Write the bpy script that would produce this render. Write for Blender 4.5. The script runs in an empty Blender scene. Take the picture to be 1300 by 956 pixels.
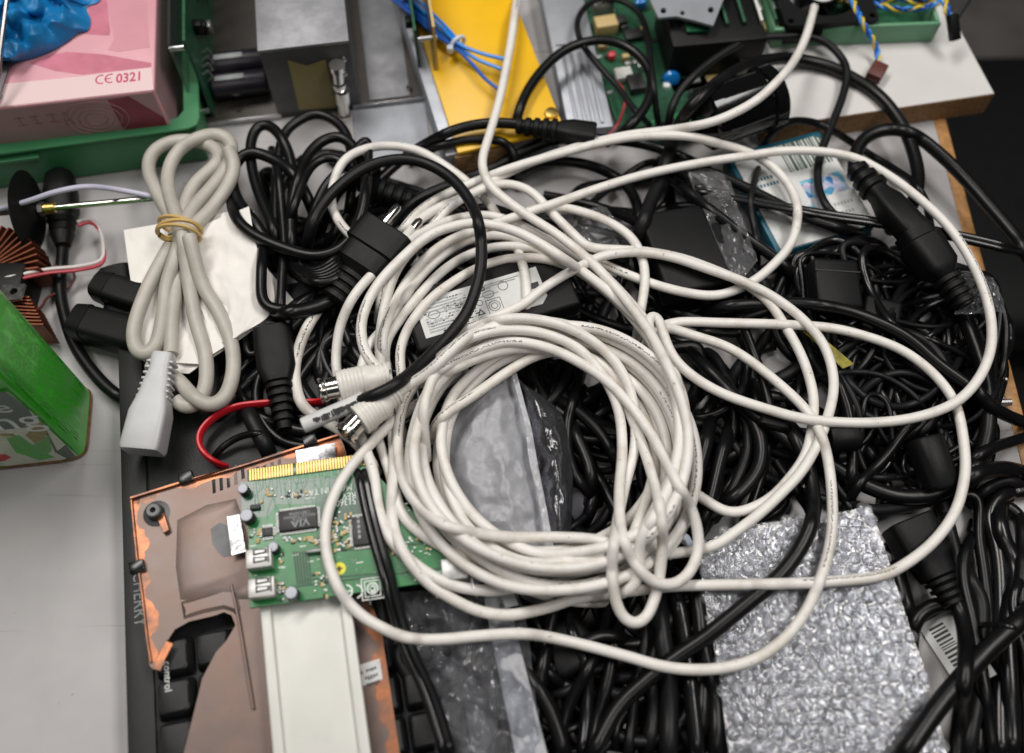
import bpy, bmesh, math, random
import numpy as np
from mathutils import Vector, Matrix, noise
from mathutils.geometry import tessellate_polygon

S = 0.001                      # everything below is written in millimetres
random.seed(11)
scene = bpy.context.scene
COL = scene.collection

# ------------------------------------------------------------------ camera
F = 35 / 36 * 1300
TILT = math.radians(28)
DIST = 560
CAM = (0, -DIST * math.sin(TILT), DIST * math.cos(TILT))
cd = bpy.data.cameras.new('camera')
cam = bpy.data.objects.new('camera', cd)
COL.objects.link(cam)
cam.location = [v * S for v in CAM]
cam.rotation_euler = (TILT, 0, 0)
cd.lens = 35; cd.sensor_width = 36; cd.sensor_fit = 'HORIZONTAL'
cd.shift_y = -44 / 1300
cd.clip_start = 0.01; cd.clip_end = 50
cd.dof.use_dof = True
cd.dof.focus_distance = 0.515
cd.dof.aperture_fstop = 4.0
scene.camera = cam

# ------------------------------------------------------------------ light
world = bpy.data.worlds.new('World')
scene.world = world
world.use_nodes = True
world.node_tree.nodes['Background'].inputs[0].default_value = (0.86, 0.93, 1.0, 1)
world.node_tree.nodes['Background'].inputs[1].default_value = 0.022

def ceiling_lamp(x, y, z, sx, sy, power, aim=(0, 0, 0)):
    l = bpy.data.lights.new('ceiling_lamp', 'AREA')
    l.shape = 'RECTANGLE'; l.size = sx; l.size_y = sy; l.energy = power
    l.color = (1.0, 0.965, 0.925)
    o = bpy.data.objects.new('ceiling_lamp', l)
    COL.objects.link(o)
    o.location = (x, y, z)
    o.rotation_euler = (Vector(aim) - Vector((x, y, z))).to_track_quat('-Z', 'Y').to_euler()
ceiling_lamp(-0.55, 0.5, 1.6, 1.25, 0.3, 22)
ceiling_lamp(0.75, 0.15, 1.65, 1.25, 0.3, 19.5)
ceiling_lamp(0.1, -1.0, 1.9, 1.25, 0.3, 5)

vs = scene.view_settings
vs.view_transform = 'Standard'; vs.look = 'None'; vs.exposure = -0.1; vs.gamma = 1
scene.cycles.use_denoising = True
scene.cycles.max_bounces = 8
scene.cycles.transparent_max_bounces = 16
scene.cycles.caustics_reflective = False
scene.cycles.caustics_refractive = False

# ------------------------------------------------------------------ pixel <-> place
cT, sT = math.cos(TILT), math.sin(TILT)
def ray(px, py):
    x = (px - 650) / F; y = -(py - 434) / F
    return np.array((x, y * cT + sT, y * sT - cT))
CN = np.array(CAM)
def P(px, py, z=0.0):
    d = ray(px, py); t = (z - CN[2]) / d[2]
    return CN + t * d

# ------------------------------------------------------------------ height of the heap, for laying things on each other
GX0, GY0, GS, GW, GH = -420.0, -330.0, 1.5, 560, 620
HF = np.zeros((GW, GH))
def Hget(x, y):
    i = np.clip(((np.asarray(x) - GX0) / GS).astype(int), 0, GW - 1)
    j = np.clip(((np.asarray(y) - GY0) / GS).astype(int), 0, GH - 1)
    return HF[i, j]
def Hdisc(x, y, z, r):
    i0 = int((x - r - GX0) / GS); i1 = int((x + r - GX0) / GS) + 1
    j0 = int((y - r - GY0) / GS); j1 = int((y + r - GY0) / GS) + 1
    i0, j0 = max(i0, 0), max(j0, 0)
    if i1 <= i0 or j1 <= j0 or i0 >= GW or j0 >= GH: return
    xs = GX0 + (np.arange(i0, min(i1 + 1, GW)) + .5) * GS - x
    ys = GY0 + (np.arange(j0, min(j1 + 1, GH)) + .5) * GS - y
    d2 = xs[:, None] ** 2 + ys[None, :] ** 2
    h = np.where(d2 < r * r, z + np.sqrt(np.maximum(r * r - d2, 0)), -1)
    sl = HF[i0:i0 + len(xs), j0:j0 + len(ys)]
    np.maximum(sl, h, out=sl)
def Hpoly(poly, z):
    p = np.array([(q[0], q[1]) for q in poly])
    zz = [q[2] for q in poly] if len(poly[0]) > 2 else None
    i0 = max(int((p[:, 0].min() - GX0) / GS), 0); i1 = min(int((p[:, 0].max() - GX0) / GS) + 1, GW)
    j0 = max(int((p[:, 1].min() - GY0) / GS), 0); j1 = min(int((p[:, 1].max() - GY0) / GS) + 1, GH)
    if i1 <= i0 or j1 <= j0: return
    X = GX0 + (np.arange(i0, i1) + .5)[:, None] * GS + np.zeros((1, j1 - j0))
    Y = GY0 + (np.arange(j0, j1) + .5)[None, :] * GS + np.zeros((i1 - i0, 1))
    ins = np.zeros(X.shape, bool)
    n = len(p)
    for a in range(n):
        x1, y1 = p[a]; x2, y2 = p[(a + 1) % n]
        c = ((y1 > Y) != (y2 > Y))
        with np.errstate(divide='ignore', invalid='ignore'):
            c &= X < (x2 - x1) * (Y - y1) / (y2 - y1 + 1e-12) + x1
        ins ^= c
    sl = HF[i0:i1, j0:j1]
    if zz is not None and z is None:
        A = np.c_[p, np.ones(n)]
        k = np.linalg.lstsq(A, np.array(zz), rcond=None)[0]
        Z = k[0] * X + k[1] * Y + k[2]
    else:
        Z = z
    sl[:] = np.where(ins, np.maximum(sl, Z), sl)

# ------------------------------------------------------------------ materials
def new_mat(name):
    m = bpy.data.materials.new(name); m.use_nodes = True
    return m, m.node_tree.nodes, m.node_tree.links, m.node_tree.nodes['Principled BSDF']
def M(name, col, rough=.5, metal=0.0, var=0.0, vs=8.0, bump=0.0, bs=1.0, col2=None, coat=0.0, spec=.5, rvar=0.0, sss=0.0, detail=3):
    """col2: second colour mixed in by noise of size vs (mm); bump of feature size bs (mm)"""
    m, N, L, b = new_mat(name)
    b.inputs['Base Color'].default_value = (*col, 1)
    b.inputs['Roughness'].default_value = rough
    b.inputs['Metallic'].default_value = metal
    b.inputs['Specular IOR Level'].default_value = spec
    b.inputs['Coat Weight'].default_value = coat
    if sss:
        b.inputs['Subsurface Weight'].default_value = sss
        b.inputs['Subsurface Radius'].default_value = (.003, .002, .0012)
    tc = N.new('ShaderNodeTexCoord')
    if col2 or var or rvar:
        n = N.new('ShaderNodeTexNoise'); n.inputs['Scale'].default_value = 1000 / vs
        n.inputs['Detail'].default_value = detail; n.inputs['Roughness'].default_value = .6
        L.new(tc.outputs['Object'], n.inputs['Vector'])
        if col2 or var:
            c2 = col2 or tuple(c * (1 - var) for c in col)
            r = N.new('ShaderNodeValToRGB')
            r.color_ramp.elements[0].position = .38; r.color_ramp.elements[1].position = .66
            r.color_ramp.elements[0].color = (*col, 1); r.color_ramp.elements[1].color = (*c2, 1)
            L.new(n.outputs['Fac'], r.inputs['Fac']); L.new(r.outputs['Color'], b.inputs['Base Color'])
        if rvar:
            mr = N.new('ShaderNodeMapRange')
            mr.inputs['To Min'].default_value = max(rough - rvar, .03); mr.inputs['To Max'].default_value = rough + rvar
            L.new(n.outputs['Fac'], mr.inputs['Value']); L.new(mr.outputs['Result'], b.inputs['Roughness'])
    if bump:
        n2 = N.new('ShaderNodeTexNoise'); n2.inputs['Scale'].default_value = 1000 / bs
        n2.inputs['Detail'].default_value = 3
        L.new(tc.outputs['Object'], n2.inputs['Vector'])
        bp = N.new('ShaderNodeBump'); bp.inputs['Strength'].default_value = bump; bp.inputs['Distance'].default_value = .0005
        L.new(n2.outputs['Fac'], bp.inputs['Height']); L.new(bp.outputs['Normal'], b.inputs['Normal'])
    return m
def film(name, haze, tint=(.93, .95, 1.0), rough=.12, gloss=.55, bump=.6, bs=6.0):
    """thin clear plastic: mostly see-through, a little milky, with sharp glints"""
    m, N, L, b = new_mat(name)
    N.remove(b)
    out = N['Material Output']
    tr = N.new('ShaderNodeBsdfTransparent'); tr.inputs[0].default_value = (*tint, 1)
    df = N.new('ShaderNodeBsdfDiffuse'); df.inputs[0].default_value = (.78, .785, .81, 1)
    tl = N.new('ShaderNodeBsdfTranslucent'); tl.inputs[0].default_value = (.8, .805, .83, 1)
    ad = N.new('ShaderNodeMixShader'); ad.inputs[0].default_value = .4
    L.new(df.outputs[0], ad.inputs[1]); L.new(tl.outputs[0], ad.inputs[2])
    m1 = N.new('ShaderNodeMixShader'); m1.inputs[0].default_value = haze
    L.new(tr.outputs[0], m1.inputs[1]); L.new(ad.outputs[0], m1.inputs[2])
    gl = N.new('ShaderNodeBsdfGlossy'); gl.inputs['Roughness'].default_value = rough
    fr = N.new('ShaderNodeFresnel'); fr.inputs[0].default_value = 1.5
    mm = N.new('ShaderNodeMath'); mm.operation = 'MULTIPLY_ADD'; mm.inputs[1].default_value = gloss; mm.inputs[2].default_value = .03
    L.new(fr.outputs[0], mm.inputs[0])
    m2 = N.new('ShaderNodeMixShader')
    L.new(mm.outputs[0], m2.inputs[0]); L.new(m1.outputs[0], m2.inputs[1]); L.new(gl.outputs[0], m2.inputs[2])
    if bump:
        tc = N.new('ShaderNodeTexCoord')
        n2 = N.new('ShaderNodeTexNoise'); n2.inputs['Scale'].default_value = 1000 / bs; n2.inputs['Detail'].default_value = 4
        n2.inputs['Distortion'].default_value = 1.0
        L.new(tc.outputs['Object'], n2.inputs['Vector'])
        bp = N.new('ShaderNodeBump'); bp.inputs['Strength'].default_value = bump; bp.inputs['Distance'].default_value = .002
        L.new(n2.outputs['Fac'], bp.inputs['Height'])
        for s_ in (gl, fr, df): L.new(bp.outputs['Normal'], s_.inputs['Normal'])
    L.new(m2.outputs[0], out.inputs['Surface'])
    return m
def print_cable(name, col, ink, period, frac, rough=.42, dirt=(.45, .38, .28)):
    """cable jacket: faint dirt plus a line of small print running along it (UV: u = mm along, v = round)"""
    m, N, L, b = new_mat(name)
    b.inputs['Roughness'].default_value = rough
    uv = N.new('ShaderNodeUVMap'); sp = N.new('ShaderNodeSeparateXYZ'); L.new(uv.outputs[0], sp.inputs[0])
    def math_(op, a, c, d=None):
        n = N.new('ShaderNodeMath'); n.operation = op
        for k, v in enumerate((a, c, d)):
            if v is None: continue
            if isinstance(v, (int, float)): n.inputs[k].default_value = v
            else: L.new(v, n.inputs[k])
        return n.outputs[0]
    fr = math_('FRACT', math_('DIVIDE', sp.outputs[0], period), 0)
    on = math_('LESS_THAN', fr, frac)
    band = math_('LESS_THAN', math_('ABSOLUTE', math_('SUBTRACT', sp.outputs[1], .30), 0), .030)
    cb = N.new('ShaderNodeCombineXYZ'); L.new(math_('MULTIPLY', sp.outputs[0], 1.1), cb.inputs[0]); L.new(math_('MULTIPLY', sp.outputs[1], 26), cb.inputs[1])
    wn = N.new('ShaderNodeTexNoise'); wn.inputs['Scale'].default_value = 1.0; wn.inputs['Detail'].default_value = 1; L.new(cb.outputs[0], wn.inputs['Vector'])
    gl = math_('GREATER_THAN', wn.outputs['Fac'], .5)
    mask = math_('MULTIPLY', math_('MULTIPLY', on, band), gl)
    tc = N.new('ShaderNodeTexCoord')
    n = N.new('ShaderNodeTexNoise'); n.inputs['Scale'].default_value = 55; n.inputs['Detail'].default_value = 8; n.inputs['Roughness'].default_value = .7
    L.new(tc.outputs['Object'], n.inputs['Vector'])
    r = N.new('ShaderNodeValToRGB'); e = r.color_ramp.elements
    e[0].position = .48; e[0].color = (*col, 1); e[1].position = .86; e[1].color = (*dirt, 1)
    L.new(n.outputs['Fac'], r.inputs['Fac'])
    # a few small scuffs
    n3 = N.new('ShaderNodeTexNoise'); n3.inputs['Scale'].default_value = 420; n3.inputs['Detail'].default_value = 2
    L.new(tc.outputs['Object'], n3.inputs['Vector'])
    sc = math_('GREATER_THAN', n3.outputs['Fac'], .735)
    mx0 = N.new('ShaderNodeMix'); mx0.data_type = 'RGBA'
    L.new(math_('MULTIPLY', sc, .55), mx0.inputs[0]); L.new(r.outputs[0], mx0.inputs[6]); mx0.inputs[7].default_value = (.12, .09, .06, 1)
    mx = N.new('ShaderNodeMix'); mx.data_type = 'RGBA'
    L.new(mask, mx.inputs[0]); L.new(mx0.outputs[2], mx.inputs[6]); mx.inputs[7].default_value = (*ink, 1)
    L.new(mx.outputs[2], b.inputs['Base Color'])
    n2 = N.new('ShaderNodeTexNoise'); n2.inputs['Scale'].default_value = 90; n2.inputs['Detail'].default_value = 4
    L.new(tc.outputs['Object'], n2.inputs['Vector'])
    bp = N.new('ShaderNodeBump'); bp.inputs['Strength'].default_value = .12; bp.inputs['Distance'].default_value = .001
    L.new(n2.outputs['Fac'], bp.inputs['Height']); L.new(bp.outputs['Normal'], b.inputs['Normal'])
    return m

m_table = M('grey laminate', (.385, .372, .372), .45, var=.10, vs=60, bump=.08, bs=.8, rvar=.08)
def scratches(m, amount=.5):
    N, L = m.node_tree.nodes, m.node_tree.links; b = N['Principled BSDF']; src = b.inputs['Base Color'].links[0].from_socket
    tc = N.new('ShaderNodeTexCoord'); prev = src
    for k, (rot, sc, thr) in enumerate((((0, 0, .35), (6, 260, 1), .70), ((0, 0, -.9), (5, 210, 1), .71), ((0, 0, 0), (330, 330, 1), .755))):
        mp = N.new('ShaderNodeMapping'); mp.inputs['Rotation'].default_value = rot; mp.inputs['Scale'].default_value = sc
        L.new(tc.outputs['Object'], mp.inputs['Vector'])
        n = N.new('ShaderNodeTexNoise'); n.inputs['Scale'].default_value = 1; n.inputs['Detail'].default_value = 1; L.new(mp.outputs[0], n.inputs['Vector'])
        g = N.new('ShaderNodeMapRange'); g.inputs['From Min'].default_value = thr; g.inputs['From Max'].default_value = thr + .05; g.inputs['To Max'].default_value = amount; L.new(n.outputs['Fac'], g.inputs['Value'])
        mx = N.new('ShaderNodeMix'); mx.data_type = 'RGBA'; L.new(g.outputs['Result'], mx.inputs[0]); L.new(prev, mx.inputs[6]); mx.inputs[7].default_value = (.16, .15, .145, 1); prev = mx.outputs[2]
    L.new(prev, b.inputs['Base Color'])
scratches(m_table)
m_lip = M('wooden lipping', (.42, .21, .07), .5, var=.35, vs=5, bump=.2, bs=2)
m_floor = M('dark floor', (.11, .102, .098), .7, var=.3, vs=80)
m_chip = M('chipboard edge', (.30, .165, .065), .75, var=.5, vs=2.5, bump=.6, bs=1.5)
m_melamine = M('white melamine', (.62, .605, .59), .38, var=.07, vs=50, bump=.05, bs=.6, rvar=.08)
m_white_cable = print_cable('white cable jacket', (.74, .715, .68), (.05, .05, .05), 420, .11)
m_white_cable2 = print_cable('ivory cable jacket', (.70, .665, .615), (.05, .05, .05), 380, .11)
m_grey_cable = M('grey cable jacket', (.47, .44, .39), .45, var=.18, vs=18, bump=.1, bs=3)
m_white_plastic = M('white moulded plastic', (.74, .71, .66), .38, var=.1, vs=12, bump=.08, bs=2)
m_black = M('black cable rubber', (.0045, .0045, .005), .33, spec=.28, bump=.12, bs=4, rvar=.1, vs=20)
m_black2 = M('black cable vinyl', (.007, .007, .0078), .44, spec=.25, bump=.15, bs=3, rvar=.1, vs=12)
m_blackp = M('matt black plastic', (.005, .005, .0054), .48, spec=.2, bump=.25, bs=.7, rvar=.1, vs=15)
m_blackg = M('glossy black plastic', (.005, .005, .006), .26, bump=.03, bs=6, rvar=.06, vs=20)
m_piano = M('polished black lacquer', (.004, .004, .0045), .08, spec=.4)
m_usb = M('silver socket shell', (.60, .59, .57), .42, .5, var=.12, vs=4)
m_inside = M('dark brown chassis', (.055, .047, .040), .5, .3, var=.3, vs=20)
m_kbd = M('black keyboard plastic', (.010, .010, .011), .5, spec=.4, bump=.3, bs=.6, rvar=.1, vs=25)
m_chrome = M('nickel plated metal', (.72, .69, .65), .16, 1.0, rvar=.07, vs=3)
m_steel = M('dull steel', (.55, .55, .56), .32, 1.0, var=.2, vs=10, rvar=.1)
m_alu = M('brushed aluminium', (.24, .243, .256), .5, .6, var=.22, vs=14, bump=.12, bs=4, rvar=.1)
m_alu_dark = M('dull grey sheet metal', (.13, .13, .135), .5, .7, var=.25, vs=25, rvar=.1)
m_galv = M('pale sheet metal', (.36, .375, .41), .45, .45, var=.18, vs=22, rvar=.1)
m_gold = M('gold contact', (.55, .36, .12), .42, .85)
m_brass = M('brass', (.62, .42, .12), .3, 1.0)
m_copper = M('copper plated plastic', (.15, .116, .105), .42, .5, col2=(.20, .132, .107), vs=24, bump=.25, bs=26, rvar=.12, detail=6)
m_copper_edge = M('bare orange copper', (.44, .165, .075), .4, .7, col2=(.14, .095, .08), vs=14, bump=.15, bs=3, rvar=.12, detail=5)
m_copper_fin = M('oxidised copper', (.22, .066, .032), .45, .7, var=.5, vs=12)
m_foil = M('crinkled foil tape', (.40, .40, .415), .36, .85, bump=.6, bs=4)
m_pcb = M('green solder mask', (.008, .18, .038), .34, var=.25, vs=14, coat=.08)
m_pcb2 = M('dark green solder mask', (.006, .075, .03), .3, var=.3, vs=5, coat=.2)
m_pcb_line = M('copper trace under mask', (.012, .17, .055), .32)
m_pcb_dark = M('gap between traces', (.004, .035, .018), .35)
m_pcb_far = M('old green circuit board', (.015, .10, .045), .4, var=.5, vs=3)
m_tin = M('solder tin', (.44, .44, .43), .42, .75, var=.2, vs=1.5)
m_chipbk = M('chip epoxy', (.022, .021, .022), .5, bump=.1, bs=.5)
m_silk = M('white print', (.72, .75, .72), .6)
m_silk_grey = M('grey print', (.30, .32, .32), .6)
m_ink = M('black print', (.02, .02, .022), .6)
m_cap_top = M('capacitor can top', (.36, .37, .41), .5, .4)
m_cap_side = M('capacitor sleeve', (.015, .013, .02), .35)
m_yellow_dot = M('yellow sticker', (.75, .66, .03), .5)
m_tape_tan = M('tan component', (.50, .37, .16), .5)
m_cover = M('white bay cover plastic', (.66, .66, .62), .42, var=.06, vs=20, bump=.08, bs=.8)
m_paper = M('white paper label', (.60, .60, .59), .55, var=.08, vs=9)
m_tissue = M('white tissue', (.80, .77, .73), .85, bump=.25, bs=1.6, var=.06, vs=20)
m_rubber = M('tan rubber band', (.62, .42, .16), .45)
m_red = M('red ribbon cable', (.55, .012, .022), .4)
m_redw = M('red wire', (.45, .03, .05), .4)
m_whitew = M('white wire', (.62, .58, .56), .4)
m_bluew = M('blue wire', (.015, .24, .74), .35)
m_bluew2 = M('dark blue wire', (.012, .10, .46), .35)
m_yelw = M('yellow wire', (.75, .55, .04), .4)
m_tie = M('pale cable tie', (.55, .62, .74), .35)
m_tube = M('milky hose', (.50, .48, .60), .35)
m_traygreen = M('green tray plastic', (.045, .205, .085), .4, var=.12, vs=40, bump=.05, bs=1)
m_traypale = M('pale green tray plastic', (.12, .30, .17), .42, var=.1, vs=40, bump=.05, bs=1)
m_yellow = M('yellow enamel', (.80, .46, .008), .38, var=.1, vs=60)
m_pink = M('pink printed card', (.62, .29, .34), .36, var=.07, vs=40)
m_pinkpale = M('pale pink card', (.74, .56, .56), .36)
m_pinkrose = M('rose printed card', (.60, .20, .27), .36, var=.25, vs=25)
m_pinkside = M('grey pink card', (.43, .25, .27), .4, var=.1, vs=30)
m_maroon = M('maroon printed card', (.27, .025, .06), .36, var=.3, vs=14)
m_ceink = M('crimson print', (.50, .06, .15), .5)
m_faint = M('faint print', (.33, .175, .19), .4)
m_glove = M('blue nitrile', (.004, .20, .50), .45, bump=.35, bs=6, var=.35, vs=25)
m_teagreen = M('green printed tin', (.04, .42, .018), .2, var=.2, vs=25, coat=.35)
m_teadark = M('dark green tin print', (.008, .06, .03), .22, coat=.35)
m_tealeaf = M('olive tin print', (.30, .26, .02), .25, var=.5, vs=5, coat=.35)
m_teapale = M('pale tin print', (.60, .66, .50), .22, var=.2, vs=8, coat=.35)
m_tealine = M('light green print', (.10, .38, .08), .3)
m_tearim = M('brown worn edge', (.19, .10, .03), .35, var=.5, vs=4)
m_teal = M('teal card', (.008, .10, .15), .4)
m_bar = M('green barcode ink', (.05, .10, .07), .6)
m_brown = M('brown connector plastic', (.10, .025, .02), .5)
m_bluecomp = M('blue component', (.01, .18, .55), .25, coat=.4)
m_redcomp = M('red component', (.55, .03, .05), .35)
m_clear = film('clear polythene bag', .15, bump=.8, bs=11)
m_clear2 = film('milky polythene bag', .46, bump=.4, bs=8, rough=.42, gloss=.4)
m_clear3 = film('smoky polythene bag', .045, tint=(.62, .63, .68), bump=.5, bs=14, rough=.16)
m_seam = film('bag seam', .6, bump=.5, bs=4, rough=.25)
m_bubble = film('bubble film', .20, tint=(.94, .96, 1.0), bump=.2, bs=4, rough=.13, gloss=.8)
m_bubsheet = film('bubble sheet', .15, tint=(.97, .97, .99), bump=.5, bs=5, rough=.10, gloss=1.2)
m_wrapped = M('grey wrapped item', (.15, .152, .163), .5, var=.4, vs=30)
m_acrylic = film('clear acrylic plate', .06, tint=(.8, .82, .82), rough=.05, gloss=.6, bump=0)
m_amber = film('amber tape', .8, tint=(.75, .6, .25), rough=.2, gloss=.4, bump=.4, bs=8)
for n_ in m_amber.node_tree.nodes:
    if n_.type in ('BSDF_DIFFUSE', 'BSDF_TRANSLUCENT'): n_.inputs[0].default_value = (.62, .50, .20, 1)

def holo_mat():
    m, N, L, b = new_mat('holographic foil')
    tc = N.new('ShaderNodeTexCoord')
    v = N.new('ShaderNodeTexVoronoi'); v.inputs['Scale'].default_value = 240
    L.new(tc.outputs['Object'], v.inputs['Vector'])
    r = N.new('ShaderNodeValToRGB'); e = r.color_ramp.elements
    e[0].position = .1; e[0].color = (.05, .25, .55, 1); e[1].position = .9; e[1].color = (.75, .78, .85, 1)
    k = r.color_ramp.elements.new(.45); k.color = (.25, .65, .75, 1)
    k = r.color_ramp.elements.new(.65); k.color = (.6, .5, .72, 1)
    sp = N.new('ShaderNodeSeparateColor'); L.new(v.outputs['Color'], sp.inputs[0]); L.new(sp.outputs[0], r.inputs['Fac'])
    L.new(r.outputs[0], b.inputs['Base Color'])
    b.inputs['Metallic'].default_value = .5; b.inputs['Roughness'].default_value = .3
    return m
m_holo = holo_mat()

# ------------------------------------------------------------------ mesh collecting
def V3(p): return Vector((float(p[0]), float(p[1]), float(p[2])))
class MB:
    def __init__(s): s.v = []; s.f = []; s.uv = None
    def add(s, v, f):
        k = len(s.v); s.v += [tuple(map(float, q)) for q in v]; s.f += [tuple(i + k for i in q) for q in f]; return s
    def box(s, x0, y0, z0, x1, y1, z1, bev=0.0, seg=2):
        if x1 < x0: x0, x1 = x1, x0
        if y1 < y0: y0, y1 = y1, y0
        if z1 < z0: z0, z1 = z1, z0
        bm = bmesh.new(); bmesh.ops.create_cube(bm, size=1)
        for v in bm.verts:
            v.co = Vector((x0 + (v.co.x + .5) * (x1 - x0), y0 + (v.co.y + .5) * (y1 - y0), z0 + (v.co.z + .5) * (z1 - z0)))
        if bev:
            bmesh.ops.bevel(bm, geom=list(bm.edges), offset=min(bev, .49 * min(x1 - x0, y1 - y0, z1 - z0)), segments=seg, affect='EDGES', profile=.5)
        bm.verts.index_update()
        s.add([v.co[:] for v in bm.verts], [[v.index for v in f.verts] for f in bm.faces]); bm.free(); return s
    def obox(s, mat, *a, **k):
        t = MB().box(*a, **k); return s.add([(mat @ Vector(q))[:] for q in t.v], t.f)
    def prism(s, outer, z0, z1, holes=()):
        loops = [list(outer)] + [list(h) for h in holes]
        flat = [q for l in loops for q in l]; n = len(flat)
        tri = tessellate_polygon([[Vector((q[0], q[1], 0)) for q in l] for l in loops])
        def ccw(t):
            a, b, c = (flat[i] for i in t)
            return t if (b[0] - a[0]) * (c[1] - a[1]) - (b[1] - a[1]) * (c[0] - a[0]) > 0 else (t[0], t[2], t[1])
        tri = [ccw(t) for t in tri]
        vs_ = [(q[0], q[1], z0) for q in flat] + [(q[0], q[1], z1) for q in flat]
        fs = [tuple(i + n for i in t) for t in tri] + [tuple(reversed(t)) for t in tri]
        k = 0
        for li, l in enumerate(loops):
            m = len(l); ar = sum(l[i][0] * l[(i + 1) % m][1] - l[(i + 1) % m][0] * l[i][1] for i in range(m))
            flip = (ar < 0) != (li > 0)
            for i in range(m):
                a, b = k + i, k + (i + 1) % m
                fs.append((a, b, b + n, a + n) if not flip else (b, a, a + n, b + n))
            k += m
        return s.add(vs_, fs)
    def loft(s, p0, axis, up, secs, n=20, caps=True):
        """secs: (t, half width, half height, superellipse exponent)"""
        p0 = V3(p0); ax = V3(axis).normalized(); u = V3(up); u = (u - ax * u.dot(ax)).normalized(); w = ax.cross(u)
        vs_ = []; fs = []
        for (t, a, b, e) in secs:
            for k in range(n):
                th = 2 * math.pi * (k + .5) / n; c, q = math.cos(th), math.sin(th)
                x = a * math.copysign(abs(c) ** (2 / e), c); y = b * math.copysign(abs(q) ** (2 / e), q)
                vs_.append((p0 + ax * t + w * x + u * y)[:])
        for i in range(len(secs) - 1):
            for k in range(n):
                a, b = i * n + k, i * n + (k + 1) % n
                fs.append((a, b, b + n, a + n))
        if caps:
            fs.append(tuple(reversed(range(n)))); fs.append(tuple(range((len(secs) - 1) * n, len(secs) * n)))
        return s.add(vs_, fs)
    def cyl(s, p0, p1, r, r1=None, n=16):
        d = V3(p1) - V3(p0); up = (0, 0, 1) if abs(d.normalized().z) < .9 else (0, 1, 0)
        r1 = r if r1 is None else r1
        return s.loft(p0, d, up, [(0, r, r, 2), (d.length, r1, r1, 2)], n)
    def dome(s, c, r, h, n=12, m=4):
        vs_ = []; fs = []
        for i in range(m):
            a = math.pi / 2 * i / m
            for k in range(n):
                th = 2 * math.pi * k / n
                vs_.append((c[0] + r * math.cos(a) * math.cos(th), c[1] + r * math.cos(a) * math.sin(th), c[2] + h * math.sin(a)))
        vs_.append((c[0], c[1], c[2] + h))
        for i in range(m - 1):
            for k in range(n): fs.append((i * n + k, i * n + (k + 1) % n, (i + 1) * n + (k + 1) % n, (i + 1) * n + k))
        for k in range(n): fs.append(((m - 1) * n + k, (m - 1) * n + (k + 1) % n, len(vs_) - 1))
        return s.add(vs_, fs)
    def tube(s, pts, r, n=12, flat=1.0, uvs=False, r_end=None):
        p = np.asarray(pts, float); m = len(p)
        t = np.gradient(p, axis=0); t /= np.maximum(np.linalg.norm(t, axis=1), 1e-9)[:, None]
        u = np.zeros_like(p)
        for i in range(m):
            a = np.array((0, 0, 1.0)) - t[i] * t[i][2]
            q = np.linalg.norm(a)
            if q < .2: a = (u[i - 1] if i else np.array((0, 1.0, 0))); a = a - t[i] * a.dot(t[i]); q = np.linalg.norm(a)
            u[i] = a / q
        w = np.cross(t, u)
        th = 2 * np.pi * np.arange(n) / n
        ring = (p[:, None, :] + r * (np.cos(th)[None, :, None] * w[:, None, :] + flat * np.sin(th)[None, :, None] * u[:, None, :]))
        k0 = len(s.v)
        s.v += [tuple(q) for q in ring.reshape(-1, 3)]
        arc = np.r_[0, np.cumsum(np.linalg.norm(np.diff(p, axis=0), axis=1))]
        if s.uv is None: s.uv = {}
        for i in range(m - 1):
            for k in range(n):
                a, b = k0 + i * n + k, k0 + i * n + (k + 1) % n
                if uvs: s.uv[len(s.f)] = ((arc[i], k / n), (arc[i], (k + 1) / n), (arc[i + 1], (k + 1) / n), (arc[i + 1], k / n))
                s.f.append((a, b, b + n, a + n))
        s.f.append(tuple(k0 + k for k in reversed(range(n)))); s.f.append(tuple(k0 + (m - 1) * n + k for k in range(n)))
        return s

WM = {}
def mesh_obj(name, mb, mat, inv=None, sharp=35, bevel=0.0):
    me = bpy.data.meshes.new(name)
    vs_ = mb.v
    if inv is not None: vs_ = [(inv @ Vector(q))[:] for q in vs_]
    me.from_pydata([(q[0] * S, q[1] * S, q[2] * S) for q in vs_], [], mb.f)
    if mb.uv:
        lay = me.uv_layers.new(name='UVMap'); data = np.zeros(len(me.loops) * 2)
        st = np.zeros(len(me.polygons), int); me.polygons.foreach_get('loop_start', st)
        for fi, q in mb.uv.items():
            k = st[fi] * 2
            for j, (a, b) in enumerate(q): data[k + 2 * j] = a; data[k + 2 * j + 1] = b
        lay.data.foreach_set('uv', data)
    me.polygons.foreach_set('use_smooth', [True] * len(me.polygons))
    me.set_sharp_from_angle(angle=math.radians(sharp))
    me.materials.append(mat)
    o = bpy.data.objects.new(name, me); COL.objects.link(o)
    if bevel:
        b = o.modifiers.new('edge', 'BEVEL'); b.width = bevel * S; b.segments = 2; b.limit_method = 'ANGLE'; b.angle_limit = math.radians(40)
    return o
def tag(o, label=None, cat=None, group=None, kind=None):
    if label: o['label'] = label
    if cat: o['category'] = cat
    if group: o['group'] = group
    if kind: o['kind'] = kind
    return o
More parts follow.
